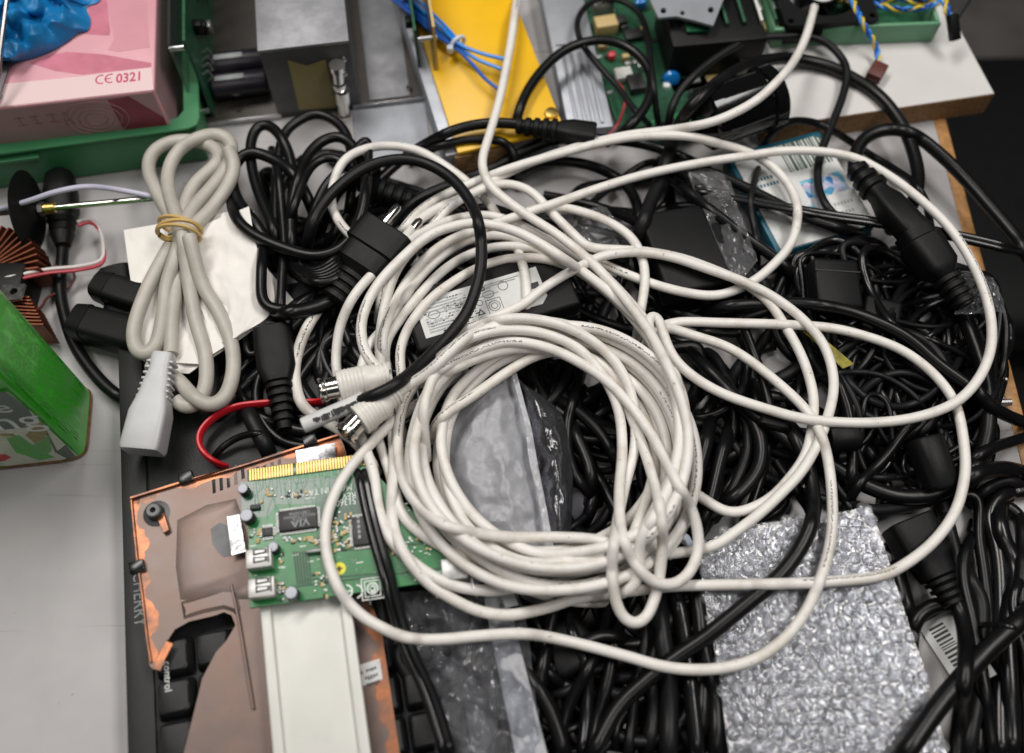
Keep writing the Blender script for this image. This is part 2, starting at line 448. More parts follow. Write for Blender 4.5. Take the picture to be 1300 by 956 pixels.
class Frame:
    """a plane in the place; o, x, y are world points (mm)"""
    def __init__(s, o, x, y):
        o, x, y = V3(o), V3(x), V3(y)
        X = (x - o).normalized(); Z = X.cross(y - o).normalized(); Y = Z.cross(X)
        s.m = Matrix(((X.x, Y.x, Z.x, o.x), (X.y, Y.y, Z.y, o.y), (X.z, Y.z, Z.z, o.z), (0, 0, 0, 1)))
        s.i = s.m.inverted(); s.lx = (x - o).length; s.ly = (s.i @ y).y
    def loc(s, px, py, h=0.0):
        c = s.i @ Vector(CAM); d = s.i.to_3x3() @ Vector(ray(px, py)); t = (h - c.z) / d.z
        q = c + d * t; return (q.x, q.y)
    def w(s, x, y, z=0.0): return np.array((s.m @ Vector((x, y, z)))[:])
def flat(px, py, z, deg=0.0):
    o = P(px, py, z); a = math.radians(deg)
    return Frame(o, o + np.array((math.cos(a), math.sin(a), 0)), o + np.array((-math.sin(a), math.cos(a), 0)))
def thing(name, label, cat, fr, group=None):
    o = bpy.data.objects.new(name, None); COL.objects.link(o)
    m = fr.m.copy(); m.translation = m.translation * S
    o.matrix_world = m; o.empty_display_size = .01
    WM[o.name] = fr.m.copy()
    return tag(o, label, cat, group)
def part(name, mb, mat, parent, world=False, bevel=0.0, sharp=35, label=None, kind=None):
    inv = WM[parent.name].inverted() if world else None
    o = mesh_obj(name, mb, mat, inv, sharp, bevel)
    o.parent = parent; WM[o.name] = WM[parent.name]
    return tag(o, label, kind=kind)
def solo(name, mb, mat, label, cat, group=None, bevel=0.0, sharp=35, kind=None):
    """a thing that is one mesh, given in world millimetres"""
    a = np.array(mb.v); c = Vector(((a[:, 0].min() + a[:, 0].max()) / 2, (a[:, 1].min() + a[:, 1].max()) / 2, a[:, 2].min()))
    T = Matrix.Translation(c)
    o = mesh_obj(name, mb, mat, T.inverted(), sharp, bevel)
    o.location = c * S; WM[o.name] = T
    return tag(o, label, cat, group, kind)
def copies(name, src, spots, parent):
    """share one piece's mesh: spots = local 4x4 matrices (mm)"""
    for k, m in enumerate(spots):
        o = src if k == 0 else src.copy()
        if k: COL.objects.link(o); o.parent = parent
        mm = m.copy(); mm.translation = mm.translation * S
        o.matrix_local = mm
def text(name, body, size, x, y, z, rot, mat, parent, align='LEFT', mat3=None, ext=.02, sx=1.0, bold=0.0):
    c = bpy.data.curves.new(name, 'FONT'); c.body = body; c.size = size; c.offset = bold; c.extrude = ext; c.align_x = align; c.resolution_u = 3
    t = bpy.data.objects.new(name, c); COL.objects.link(t)
    me = bpy.data.meshes.new_from_object(t.evaluated_get(bpy.context.evaluated_depsgraph_get()))
    bpy.data.objects.remove(t); bpy.data.curves.remove(c)
    m = mat3 or (Matrix.Translation((x, y, z)) @ Matrix.Rotation(math.radians(rot), 4, 'Z'))
    for v in me.vertices: v.co = (m @ Vector((v.co.x * sx, v.co.y, v.co.z))) * S
    me.name = name; me.materials.clear(); me.materials.append(mat)
    o = bpy.data.objects.new(name, me); COL.objects.link(o); o.parent = parent; WM[o.name] = WM[parent.name]
    return o

# ------------------------------------------------------------------ cables
def crom(pts, step):
    p = np.asarray(pts, float); out = []
    q = np.vstack((2 * p[0] - p[1], p, 2 * p[-1] - p[-2]))
    for i in range(1, len(q) - 2):
        a, b, c, d = q[i - 1:i + 3]
        n = max(int(np.linalg.norm((c - b)[:2]) / step), 1)
        t = (np.arange(n) / n)[:, None]
        out.append(.5 * (2 * b + (c - a) * t + (2 * a - 5 * b + 4 * c - d) * t ** 2 + (3 * b - a - 3 * c + d) * t ** 3))
    out.append(p[-1:]); return np.vstack(out)
def gsm(z, s, fixed=True):
    if s < .3: return z
    k = int(3 * s) + 1; w = np.exp(-.5 * (np.arange(-k, k + 1) / s) ** 2); w /= w.sum()
    return np.convolve(np.pad(z, k, mode='edge'), w, 'valid')
def maxf(z, k):
    zz = np.pad(z, k, mode='edge'); return np.max([zz[i:i + len(z)] for i in range(2 * k + 1)], axis=0)
def drape(path, r, world=False, zmax=None, zmin=0.0, sink=.25, stiff=7, lift=0.0, stamp=True, step=3.6, pile=False, dip=(1, 1), dipn=12):
    """lay a path (pixels, or world xy) on whatever is already there; returns world points"""
    if world:
        q = crom(path, step * .42); xy = gsm2(q[:, :2], 2); hit = Hget(xy[:, 0], xy[:, 1])
        if pile:                                                # lies on its own earlier turns too
            lag = 34; zz = np.zeros(len(xy))
            for i in range(len(xy)):
                lo = max(i - 1, 0); hi = min(i + 10, len(xy))
                h_ = max(Hget(xy[lo:hi, 0], xy[lo:hi, 1]).max(), zmin - r)
                hit[i] = h_; tgt = h_ + r * (1 - sink)
                zz[i] = tgt if i == 0 else zz[i - 1] + max(-.35, min(.75, tgt - zz[i - 1]))
                if i >= lag: Hdisc(xy[i - lag, 0], xy[i - lag, 1], zz[i - lag], r)
            hit = zz - r * (1 - sink)
    else:
        q = crom([w[:2] for w in path], step); q = gsm2(q, 2.2)
        x = (q[:, 0] - 650) / F; y = -(q[:, 1] - 434) / F
        d = np.stack((x, y * cT + sT, y * sT - cT), 1)
        hit = np.zeros(len(q)); done = np.zeros(len(q), bool)
        for z in np.arange(130, -1, -1.0):
            t = (z - CN[2]) / d[:, 2]
            h = Hget(CN[0] + t * d[:, 0], CN[1] + t * d[:, 1])
            new = (~done) & (h >= z); hit[new] = z; done |= new
    base = hit + r * (1 - sink) + lift
    if zmax is not None: base = np.minimum(base, zmax)
    base = np.maximum(base, zmin)
    z = gsm(maxf(base, 2), stiff)
    z = np.maximum(z, base - .2 * r); z = gsm(z, 2.0)
    n_ = len(z); w_ = min(dipn, n_ // 3)                    # the ends tuck in under whatever they lie on
    for e_ in (0, 1):
        if dip[e_]:
            t_ = np.zeros(n_); idx = np.arange(w_); t_[idx if e_ == 0 else n_ - 1 - idx] = (1 - idx / w_) ** 2
            z = np.maximum(z - t_ * (16 + 2 * r), np.minimum(z, r))
    if world: pts = np.c_[xy, z]
    else:
        t = (z - CN[2]) / d[:, 2]; pts = CN + t[:, None] * d
    if stamp:
        for p in pts: Hdisc(p[0], p[1], p[2], r)
    return pts
def gsm2(q, s):
    e = q.copy()
    for k in range(q.shape[1]):
        v = gsm(q[:, k], s); e[:, k] = v
    e[0] = q[0]; e[-1] = q[-1]
    return e
def cable(name, label, path, r, mat, cat='cable', group=None, n=12, uvs=False, flat_=1.0, jit=0.0, **k):
    if jit: path = [(p[0] + random.uniform(-jit, jit), p[1] + random.uniform(-jit, jit)) for p in path]
    pts = drape(path, r, **k)
    mb = MB().tube(pts, r, n, flat_, uvs)
    o = solo(name, mb, mat, label, cat, group, sharp=60)
    return o, pts
def sheet(left, right, z, amp, sc, nu=40, nv=40, seed=0.0, ridge=True, puff=0.0, edge=0.0):
    """a sheet between two pixel polylines (top to bottom) lying around height z (number or function of u, v)"""
    def samp(l, n):
        q = crom(l, 2.0); d = np.r_[0, np.cumsum(np.linalg.norm(np.diff(q, axis=0), axis=1))]
        t = np.linspace(0, d[-1], n); return np.stack([np.interp(t, d, q[:, k]) for k in (0, 1)], 1)
    A, B = samp(left, nv), samp(right, nv); mb = MB(); vs_ = []
    for j in range(nv):
        for i in range(nu):
            u, v = i / (nu - 1), j / (nv - 1)
            px = A[j] * (1 - u) + B[j] * u
            zz = z(u, v) if callable(z) else z
            p = P(px[0], px[1], zz)
            nn = noise.fractal(Vector((p[0] / sc + seed, p[1] / sc, seed * 1.7)), 1.0, 2.0, 4)
            if ridge: nn = .5 - 2 * abs(nn)
            rim = min(1.0, 6 * min(u, 1 - u, v, 1 - v) + edge)
            h = amp * nn * rim + puff * math.sin(math.pi * u) * math.sin(math.pi * v)
            vs_.append((p[0], p[1], max(p[2] + h, .3)))
    fs = [(j * nu + i, (j + 1) * nu + i, (j + 1) * nu + i + 1, j * nu + i + 1) for j in range(nv - 1) for i in range(nu - 1)]
    return mb.add(vs_, fs)
# ================================================================== the setting
tag(solo('floor', MB().box(-2500, -2000, -760, 2500, 2500, -740), m_floor, 'dark floor below the table', None), kind='structure')
TF = Frame((0, 0, 0), (1, 0, 0), (0, 1, 0))
tb = thing('table', 'grey laminate table with wooden edge lipping under the heap of cables', 'table', TF)
part('table_top', MB().box(-640, -420, -26, 269, 520, 0), m_table, tb)
part('edge_lipping', MB().box(269.1, -420, -26, 277, 520, .15, .8), m_lip, tb)
for sx in (-600, 225):
    for sy in (-380, 470): part('leg', MB().box(sx, sy, -740, sx + 40, sy + 40, -26.2, 2), m_alu_dark, tb)
HF[:, :] = np.where((GX0 + np.arange(GW) * GS)[:, None] < 277, 0, -60)

# dark padded seat in the shade beyond the table edge
ch = thing('office_chair', 'black padded chair in the dark beyond the wooden table edge', 'chair', Frame((500, 345, -740), (501, 345, -740), (500, 346, -740)))
part('seat', MB().loft((300, 345, -330), (1, 0, 0), (0, 0, 1), [(0, 130, 20, 3), (8, 170, 34, 3.5), (300, 175, 36, 3.5), (420, 140, 20, 3)], 28), m_blackp, ch, world=True)
part('backrest', MB().loft((735, 345, -300), (.2, 0, 1), (1, 0, 0), [(0, 120, 14, 3), (20, 170, 24, 3), (215, 180, 26, 3), (300, 120, 14, 3)], 28), m_blackp, ch, world=True)
part('column', MB().cyl((500, 345, -640), (500, 345, -350), 25), m_blackg, ch, world=True)
for k in range(5):
    a = 2 * math.pi * k / 5
    part('foot', MB().tube([(500, 345, -650), (500 + 150 * math.cos(a), 345 + 150 * math.sin(a), -672), (500 + 280 * math.cos(a), 345 + 280 * math.sin(a), -715)], 20, 10), m_blackg, ch, world=True)

# white shelf board, back right
bf = Frame(P(1263, 119, 18), 2 * P(1263, 119, 18) - P(1040, 152, 18), P(1228, 0, 18))
wb = thing('shelf_board', 'white melamine board with raw chipboard edge lying across the table corner', 'board', bf)
part('melamine_face', MB().box(-148, .4, -.6, -.4, 330, 0), m_melamine, wb)
part('chipboard_core', MB().box(-148, 0, -17.6, 0, 330, -.65), m_chip, wb)
Hpoly([bf.w(*q) for q in ((-148, 0), (0, 0), (0, 330), (-148, 330))], 18)

rnd0 = random.Random(77)
# ================================================================== back left
# green tray
zr = 35
tf = Frame(P(0, 190, zr), P(246, 157, zr), P(0, 60, zr))
tr = thing('plastic_tray', 'green plastic tray holding the pink glove box', 'tray', tf)
X1 = tf.lx; YB = 210
part('tray_wall', MB().box(-90, 0, -34, X1, 4, -2, 1.2), m_traygreen, tr)
part('tray_wall', MB().box(X1 - 4, 4.1, -34, X1, YB, -2, 1.2), m_traygreen, tr)
part('tray_floor', MB().box(-90, 4.2, -34.2, X1 - 4.1, YB, -31), m_traygreen, tr)
part('rim', MB().prism([(-90, -3), (X1 - 4, -3), (X1 + 1.5, -1), (X1 + 3.5, 4), (X1 + 3.5, YB), (X1 - 6, YB), (X1 - 6, 12), (X1 - 10, 6.5), (X1 - 16, 5.5), (-90, 5.5)], -2, 0), m_traygreen, tr, bevel=.7)
part('rim_step', MB().box(-90, -4.2, -9, X1 - 92, -.1, -6, .8), m_traygreen, tr)
Hpoly([tf.w(*q) for q in ((-90, -3), (X1 + 3, -3), (X1 + 3, YB), (-90, YB))], zr)
# glove box
zg = 64
gf = Frame(P(0, 137, zg), P(196, 115, zg), P(0, 0, zg))
gb = thing('glove_box', 'pink cardboard box of disposable gloves standing in the green tray', 'box', gf)
GX = gf.lx
part('carton', MB().box(-90, 0, -56, GX, 190, 0, 1.2), m_pink, gb)
def pxpoly(fr, pts, h=0.0): return [fr.loc(x, y, h) for x, y in pts]
part('printed_band', MB().prism(pxpoly(gf, [(-30, 110), (105, 97), (192, 86), (195, 114), (-30, 139)]), .02, .10), m_pinkpale, gb)
part('printed_panel', MB().prism(pxpoly(gf, [(38, 80), (60, 70), (85, 66), (130, 69), (192, 80), (192, 85), (105, 95), (70, 90)]), .02, .09), m_pinkrose, gb)
part('printed_panel', MB().prism(pxpoly(gf, [(112, 10), (135, -6), (140, 40), (139, 45), (115, 44), (100, 42), (114, 30)]), .03, .11), m_pinkrose, gb)
part('printed_panel', MB().prism(pxpoly(gf, [(136, 0), (185, -6), (190, 60), (150, 66), (137, 63), (145, 50)]), .03, .12), m_pink, gb)
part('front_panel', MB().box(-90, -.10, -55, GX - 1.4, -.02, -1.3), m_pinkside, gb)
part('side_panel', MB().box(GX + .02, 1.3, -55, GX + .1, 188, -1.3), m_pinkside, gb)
mr = Matrix.Rotation(math.radians(90), 4, 'X')
front = MB()
front.add([(GX - 27, -.16, -3), (GX - 15, -.16, -2), (GX - 1.6, -.16, -22), (GX - 1.6, -.16, -54), (GX - 18, -.16, -54), (GX - 27, -.16, -26)], [(0, 5, 4, 3, 2, 1)])
part('printed_panel', front, m_maroon, gb)
for k, r_ in enumerate((5, 8, 11, 14)):
    ring = MB().tube([(GX - 38 + r_ * 1.25 * math.cos(a), -.16, -17 + r_ * math.sin(a)) for a in np.linspace(0, 2 * math.pi, 33)], .35, 6)
    part('printed_ring', ring, m_faint, gb)
for k, (x_, w_) in enumerate(((GX - 82, 6), (GX - 73, 5), (GX - 64, 6), (GX - 55, 4))):
    part('printed_symbol', MB().box(x_, -.2, -16, x_ + w_, -.12, -15).box(x_, -.2, -10, x_ + w_, -.12, -9).box(x_ + w_ * .4, -.2, -16, x_ + w_ * .4 + 1, -.12, -9), m_faint, gb)
tx, ty = gf.loc(121, 107)
for k, cx_ in enumerate((tx + 3.2, tx + 8.4)):
    part('ce_mark', MB().tube([(cx_ + 2.9 * math.cos(t), ty + 3.1 + 3.1 * math.sin(t), .14) for t in np.linspace(1.15, 5.13, 14)], .5, 5, .2), m_ceink, gb)
part('ce_mark', MB().tube([(tx + 5.6, ty + 3.1, .14), (tx + 8.6, ty + 3.1, .14)], .45, 5, .2), m_ceink, gb)
tx, ty = gf.loc(147, 105.5)
text('lettering', '0321', 9.6, tx, ty, .14, 0, m_ceink, gb, sx=.78, bold=.22)
# gloves
gs = sheet([(-45, -40), (-45, 30), (-45, 90)], [(132, -30), (127, 0), (110, 9), (115, 25), (112, 38), (99, 43), (84, 54), (61, 67), (30, 77), (-20, 86)], lambda u, v: zg + 1.0 + (7.5 * abs(math.sin(9 * u + 5 * v + 2.2 * noise.noise(Vector((u * 3, v * 3, .5))))) + 4 * abs(math.sin(17 * v - 6 * u))) * min(1, 5 * (1 - u), 6 * (1 - v)), 6, 30, 80, 90, 3.3, True, 9, .0)
gl = solo('glove', gs, m_glove, 'crumpled blue nitrile gloves bulging out of the pink box', 'gloves')
# grey frame leaning at the left border
mf = flat(-6, 128, 66)
mp = thing('metal_stand', 'small grey metal stand at the corner of the pink box', 'stand', mf)
part('plate', MB().obox(Matrix.Rotation(math.radians(12), 4, 'Y'), -30, -1, .2, 2, 60, 1.6), m_alu_dark, mp)
part('bar', MB().tube([(-16, -6, 2), (4, -3, 5), (6, 20, 18), (2, 70, 24)], 1.5, 8), m_steel, mp)
part('bar', MB().tube([(-14, 4, 12), (6, -2, 5)], 1.6, 8), m_alu, mp)

# open instrument chassis
inf = Frame(P(258, 157, 4), P(553, 122, 4), P(230, 0, 4))
ins = thing('instrument_chassis', 'open electronic instrument with aluminium block between two circuit boards', 'instrument', inf)
L_ = inf.lx
part('base_plate', MB().box(0, 0, -3.8, L_, 190, 0, .4), m_inside, ins)
for a_, b_ in ((.5, L_ * .33), (L_ * .64, L_ - .5)): part('front_rail', MB().box(a_, -.6, -3, b_, -.05, .8, .2), m_steel, ins)
x0, y0 = inf.loc(353, 146); x1, y1 = inf.loc(458, 134)
part('block', MB().box(x0, y0 + .2, .1, x1, 190, 55, .5), m_alu_dark, ins)
part('block_cover', MB().box(x0 - .6, y0 - .4, 54, x1 + .6, 190, 56.4, .6), m_alu, ins)
px_ = lambda a, b, h=0: inf.loc(a, b, h)
def front_xz(px, py):                       # a pixel on the block's front face
    fr = Frame(inf.w(x0, y0, 0), inf.w(x1, y0, 0), inf.w(x0, y0, 10)); return fr.loc(px, py)
a = [front_xz(*q) for q in ((365, 76), (390, 83), (413, 75), (427, 136), (380, 139))]
tp = MB().add([(x0 + q[0], y0 - .3, q[1]) for q in a], [(0, 4, 3, 2, 1)])
part('tape', tp, m_amber, ins)
for cx, zz in (((424 + 3), (74, 104)), (433, (106, 143))):
    p_, q_ = front_xz(cx, zz[0]), front_xz(cx + 3, zz[1])
    mb = MB().loft((x0 + q_[0], y0 - 5, q_[1]), (p_[0] - q_[0], 0, p_[1] - q_[1]), (0, 1, 0), [(0, 4, 4, 2), (3, 4.6, 4.6, 2), (5, 4.6, 4.6, 2), (6, 3.6, 3.6, 2), (15, 3.6, 3.6, 2), (16, 4.8, 4.8, 2), (abs(p_[1] - q_[1]), 4.8, 4.8, 2)])
    part('socket', mb, m_chrome, ins)
for q in ((436, 75), (439, 112), (437, 93)):
    p_ = front_xz(*q); part('screw', MB().loft((x0 + p_[0], y0, p_[1]), (0, -1, 0), (0, 0, 1), [(0, 2, 2, 2), (1.2, 1.8, 1.8, 2), (1.6, 1, 1, 2)], 12), m_steel, ins)
part('circuit_board', MB().box(6, 4, .2, 7.6, 190, 66), m_pcb_far, ins)
part('side_plate', MB().box(-1.4, -2, .2, .2, 190, 70), m_acrylic, ins)
part('circuit_board', MB().box(L_ - 9, 6, .2, L_ - 7.4, 190, 52), m_pcb_far, ins)
part('side_plate', MB().box(L_ + .2, -1, .2, L_ + 1.8, 190, 60), m_acrylic, ins)
part('edge_strip', MB().box(L_ + 1.9, -1, 0, L_ + 3.6, 190, 60), m_tape_tan, ins)
for q in ((3, 62), (3, 8)):
    part('standoff', MB().cyl((-2.4, 3, q[1]), (6, 3, q[1]), 1.8), m_steel, ins)
    part('standoff', MB().cyl((L_ - 7, 4, q[1] * .75), (L_ + 4.6, 4, q[1] * .75), 1.6), m_steel, ins)
for k, (yy, zz) in enumerate(((20, 10), (36, 12))):
    c = part('capacitor', MB().loft((9, yy, zz), (1, 0, 0), (0, 0, 1), [(0, 7.2, 7.2, 2), (.8, 8, 8, 2), (33, 8, 8, 2), (34, 7.4, 7.4, 2)], 20), m_cap_side, ins)
    part('stripe', MB().box(12, yy - 3, zz + 8, 30, yy + 1, zz + 8.3, .1), m_silk_grey, c)
for k in range(9):
    yy = 30 + k * 11
    part('component', MB().box(7.8, yy, 44 - (k % 3) * 11, 13, yy + 6, 52 - (k % 3) * 11, .8), random.choice((m_blackp, m_tin, m_bluecomp, m_blackp)), ins)
    part('component', MB().box(L_ - 13, yy, 30 - (k % 2) * 12, L_ - 9.1, yy + 6, 36 - (k % 2) * 12, .8), random.choice((m_tin, m_tealine, m_blackp)), ins)
for k in range(4): part('wire_loop', MB().tube([(8, 12 + k * 6, 30), (12, 12 + k * 6, 33), (13, 13 + k * 6, 26), (9, 14 + k * 6, 22)], .7, 6), m_tin, ins)
part('dark_panel', MB().box(x1 + 6, 2, .1, L_ - 16, 190, 1.2, .3), m_alu, ins)
part('screw', MB().loft((x1 + 32, 8, 1.2), (0, 0, 1), (0, 1, 0), [(0, 2.2, 2.2, 2), (1.4, 2, 2, 2)], 12), m_chrome, ins)
part('screw', MB().loft((x0 - 24, 8, .1), (0, 0, 1), (0, 1, 0), [(0, 2.2, 2.2, 2), (1.4, 2, 2, 2)], 12), m_chrome, ins)
Hpoly([inf.w(*q) for q in ((0, 0), (L_, 0), (L_, 190), (0, 190))], 6)
Hpoly([inf.w(*q) for q in ((x0, y0), (x1, y0), (x1, 190), (x0, 190))], 60)

# pale sheet added to paint a reflection on the table behind the heap
pf = flat(470, 205, .2, 5)
solo('reflection_sheet', MB().prism([P(x, y, 0)[:2] for x, y in ((448, 142), (540, 130), (548, 206), (456, 216))], .2, 1.4), m_galv, 'pale sheet painting a table reflection in front of the open instrument', 'plate')

# yellow case
yf = Frame(P(581, 194, 28), P(717, 164, 28), P(556, 0, 28))
yc = thing('yellow_case', 'flat yellow metal case with the blue wires and white cable across it', 'case', yf)
part('lid', MB().box(0, 0, -3, yf.lx, 190, 0, .8), m_yellow, yc)
part('body', MB().box(-7, 2, -27.5, yf.lx - 2, 190, -3.1, .8), m_galv, yc)
part('front_strip', MB().box(-2, -.6, -20, yf.lx * .5, 1.9, -4, .4), m_chip, yc)
sx_, sy_ = yf.loc(700, 145)
part('screw', MB().loft((sx_, sy_, 0), (0, 0, 1), (0, 1, 0), [(0, 4, 4, 2), (2, 3.8, 3.8, 2), (2.2, 2.5, 2.5, 2)], 16), m_brass, yc)
Hpoly([yf.w(*q) for q in ((-7, 0), (yf.lx, 0), (yf.lx, 190), (-7, 190))], 28)
# grey ridged case beside it
gcf = Frame(P(722, 166, 16), P(779, 160, 16), P(692, 0, 16))
gc = thing('metal_housing', 'pale grey ridged metal housing beside the yellow case', 'housing', gcf)
part('shell', MB().box(0, 0, -15.8, gcf.lx, 190, 0, 1), m_galv, gc)
for k in range(4): part('ridge', MB().box(5 + k * 5.2, 3, .05, 7.2 + k * 5.2, 62, 1.4, .6), m_galv, gc)
part('ridge', MB().box(3, 70, .05, gcf.lx - 3, 72, 1.5, .6), m_galv, gc)
Hpoly([gcf.w(*q) for q in ((0, 0), (gcf.lx, 0), (gcf.lx, 190), (0, 190))], 17)

# green main board with connectors
mbf = Frame(P(786, 166, 8), P(880, 150, 8), P(742, 0, 8))
mo = thing('circuit_board', 'green circuit board with connectors and black module behind the cable heap', 'circuit board', mbf)
part('board', MB().box(0, 0, -1.6, 66, 130, 0), m_pcb_far, mo)
part('spacer', MB().box(2, 6, -7.8, 64, 126, -1.7), m_blackp, mo)
def comp(a, b, h, mat, bev=.5, par=mo, fr=mbf, nm='component'):
    p_, q_ = fr.loc(*a), fr.loc(*b); x_, X_ = sorted((p_[0], q_[0])); y_, Y_ = sorted((p_[1], q_[1]))
    return part(nm, MB().box(x_, y_, .05, X_, Y_, h, bev), mat, par)
comp((757, 48), (779, 30), 9, m_tape_tan); comp((754, 22), (775, 8), 9, m_tin); comp((778, 40), (792, 28), 7, m_chipbk)
comp((783, 107), (799, 90), 5, m_cover); comp((800, 122), (813, 100), 6, m_chipbk); comp((795, 55), (812, 40), 4, m_chipbk)
comp((772, 80), (780, 71), 6, m_redcomp, 2); comp((790, 80), (797, 74), 5, m_tape_tan); comp((806, 16), (818, 6), 8, m_bluecomp, 2)
comp((760, 66), (770, 58), 5, m_tape_tan); comp((810, 92), (816, 84), 5, m_tin)
for k in range(14):
    a = (random.uniform(755, 830), random.uniform(5, 130)); comp(a, (a[0] + 6, a[1] - 5), random.uniform(1, 4), random.choice((m_tin, m_chipbk, m_tape_tan, m_silk_grey)), .3)
Hpoly([mbf.w(*q) for q in ((0, 0), (66, 0), (66, 130), (0, 130))], 12)
mdf = Frame(P(838, 106, 4), P(962, 94, 4), P(830, 30, 4))
md = thing('power_module', 'large matt black plastic module on the circuit boards', 'module', mdf)
part('body', MB().box(4, 0, -3.8, mdf.lx, 46, 32, 2), m_blackp, md)
part('heat_sink', MB().box(5, -12, -3.8, 40, -.2, 4, .6), m_tape_tan, md)
part('circuit_board', MB().box(0, -24, -3.6, 60, -.3, -2.4), m_pcb_far, md)
bq = mdf.loc(846, 93, 3)
part('disc_capacitor', MB().loft((bq[0] + 1, bq[1] - 5, 5), (0, -1, .3), (0, 0, 1), [(0, 2, 2, 2), (.8, 5, 5, 2), (3, 6, 6, 2), (5.2, 5, 5, 2), (6, 2, 2, 2)]), m_bluecomp, md)
part('component', MB().box(bq[0] - 5, bq[1] - 14, -2.3, bq[0], bq[1] - 9, 6, 1.5), m_silk, md)
part('component', MB().box(bq[0] + 4, bq[1] - 18, -2.3, bq[0] + 11, bq[1] - 11, 4, .5), m_tape_tan, md)
Hpoly([mdf.w(*q) for q in ((0, -24), (mdf.lx, -24), (mdf.lx, 46), (0, 46))], 30)
# grey bracket card
bkp = [P(x, y, 44)[:2] for x, y in ((812, -30), (930, -30), (905, 34), (880, 27), (858, 22), (836, 24), (828, 8))]
hole = lambda px, py, r: [P(px + r * math.cos(t), py + r * math.sin(t), 44)[:2] for t in np.linspace(0, 2 * math.pi, 9)[:-1]]
bo = solo('metal_bracket', MB().prism(bkp, 43, 45, [hole(842, 15, 4), hole(866, 18, 3), hole(902, 14, 4)]), m_galv, 'grey metal bracket with screw holes lying over the black module', 'bracket')
solo('expansion_card', MB().prism([P(x, y, 38)[:2] for x, y in ((868, 20), (905, 30), (900, 40), (872, 41))], 37, 38.6), m_pcb_far, 'corner of a small green card below the grey bracket', 'circuit board')
# standing boards right of it
vf = Frame(P(922, 72, 12), P(990, 66, 12), P(918, 0, 12))
vb = thing('stacked_circuit_board', 'green circuit boards stacked on edge left of the black fan', 'circuit board', vf)
part('base', MB().box(-4, -3, -11.8, 40, 70, 0, 1), m_alu_dark, vb)
for k, x_ in enumerate((2, 13, 24, 33)):
    c = part('board', MB().obox(Matrix.Translation((x_, 0, 0)) @ Matrix.Rotation(math.radians(-14), 4, 'Y'), 0, 2, .2, 1.6, 68, 28), (m_pcb_far, m_pcb_far, m_cover, m_pcb_far)[k], vb)
    for j in range(5): part('component', MB().obox(Matrix.Translation((x_, 0, 0)) @ Matrix.Rotation(math.radians(-14), 4, 'Y'), 1.7, 6 + j * 12, 6 + 5 * (j % 3), 4.5, 13 + j * 12, 15 + 5 * (j % 3), .5), random.choice((m_tape_tan, m_tin, m_chipbk, m_silk_grey)), c)
part('bar', MB().tube([(-3, -2, 3), (-6, 30, 30), (-7, 70, 44)], 3, 10), m_alu_dark, vb)
part('bar', MB().tube([(40, 0, 2), (44, 30, 26), (46, 70, 40)], 3.2, 10), m_alu_dark, vb)
Hpoly([vf.w(*q) for q in ((-4, -3), (40, -3), (40, 70), (-4, 70))], 36)
gtf = Frame(P(836, 172, 14), P(905, 152, 14), P(836, 120, 14))
gt = thing('terminal_block', 'green plastic terminal block behind the white cables', 'terminal block', gtf)
part('body', MB().box(0, 0, -14, 38, 13, 0, 1), m_traygreen, gt)
for k in range(5): part('slot', MB().box(3 + k * 7, 4, .05, 7.5 + k * 7, 9, .5, .2), m_chipbk, gt)
# cluttered board between module and white cables
cbf = Frame(P(880, 166, 6), P(1010, 142, 6), P(868, 60, 6))
cb_ = thing('cluttered_circuit_board', 'dark green circuit board crowded with small parts left of the white board', 'circuit board', cbf)
part('board', MB().box(0, 0, -1.6, cbf.lx - 2, 58, 0), m_pcb_far, cb_)
part('spacer', MB().box(2, 2, -5.8, cbf.lx - 4, 56, -1.7), m_blackp, cb_)
for k in range(34):
    x_, y_ = rnd0.uniform(2, cbf.lx - 12), rnd0.uniform(2, 52); h_ = rnd0.uniform(1.5, 9)
    part('component', MB().box(x_, y_, .05, x_ + rnd0.uniform(3, 9), y_ + rnd0.uniform(2.5, 6), h_, .5), rnd0.choice((m_chipbk, m_tin, m_tape_tan, m_silk_grey, m_chipbk, m_tealine)), cb_)
part('heat_sink', MB().box(cbf.lx - 30, 40, .1, cbf.lx - 6, 52, 14, .6), m_galv, cb_)
for k in range(4): part('capacitor', MB().cyl((12 + k * 10, 48, .1), (12 + k * 10, 48, 12), 3.4, n=18), rnd0.choice((m_cap_side, m_bluecomp, m_cap_top)), cb_)
Hpoly([cbf.w(*q) for q in ((0, 0), (cbf.lx, 0), (cbf.lx, 58), (0, 58))], 12)
# pale green tray with fan
ptf = Frame(P(983, 38, 34), P(1196, 30, 34), P(983, 0, 34))
pt = thing('parts_tray', 'shallow pale green tray on the white board holding fan and wires', 'tray', ptf)
w_ = ptf.lx
part('tray_wall', MB().box(0, 0, -15.6, w_, 3, 0, 1.3), m_traypale, pt)
part('tray_wall', MB().box(0, 3.1, -15.6, 3, 120, 0, 1.3), m_traypale, pt)
part('tray_wall', MB().box(w_ - 3, 3.1, -15.6, w_, 120, 0, 1.3), m_traypale, pt)
part('tray_floor', MB().box(3.1, 3.1, -15.7, w_ - 3.1, 120, -13.4), m_pcb_far, pt)
Hpoly([ptf.w(*q) for q in ((0, 0), (w_, 0), (w_, 120), (0, 120))], 34)
ff = Frame(P(998, 33, 38), P(1086, 27, 38), P(998, -20, 38))
fa = thing('case_fan', 'square black computer fan lying in the pale green tray', 'fan', ff)
Lf = 60.0
circ = lambda cx, cy, r, n=28: [(cx + r * math.cos(t), cy + r * math.sin(t)) for t in np.linspace(0, 2 * math.pi, n + 1)[:-1]]
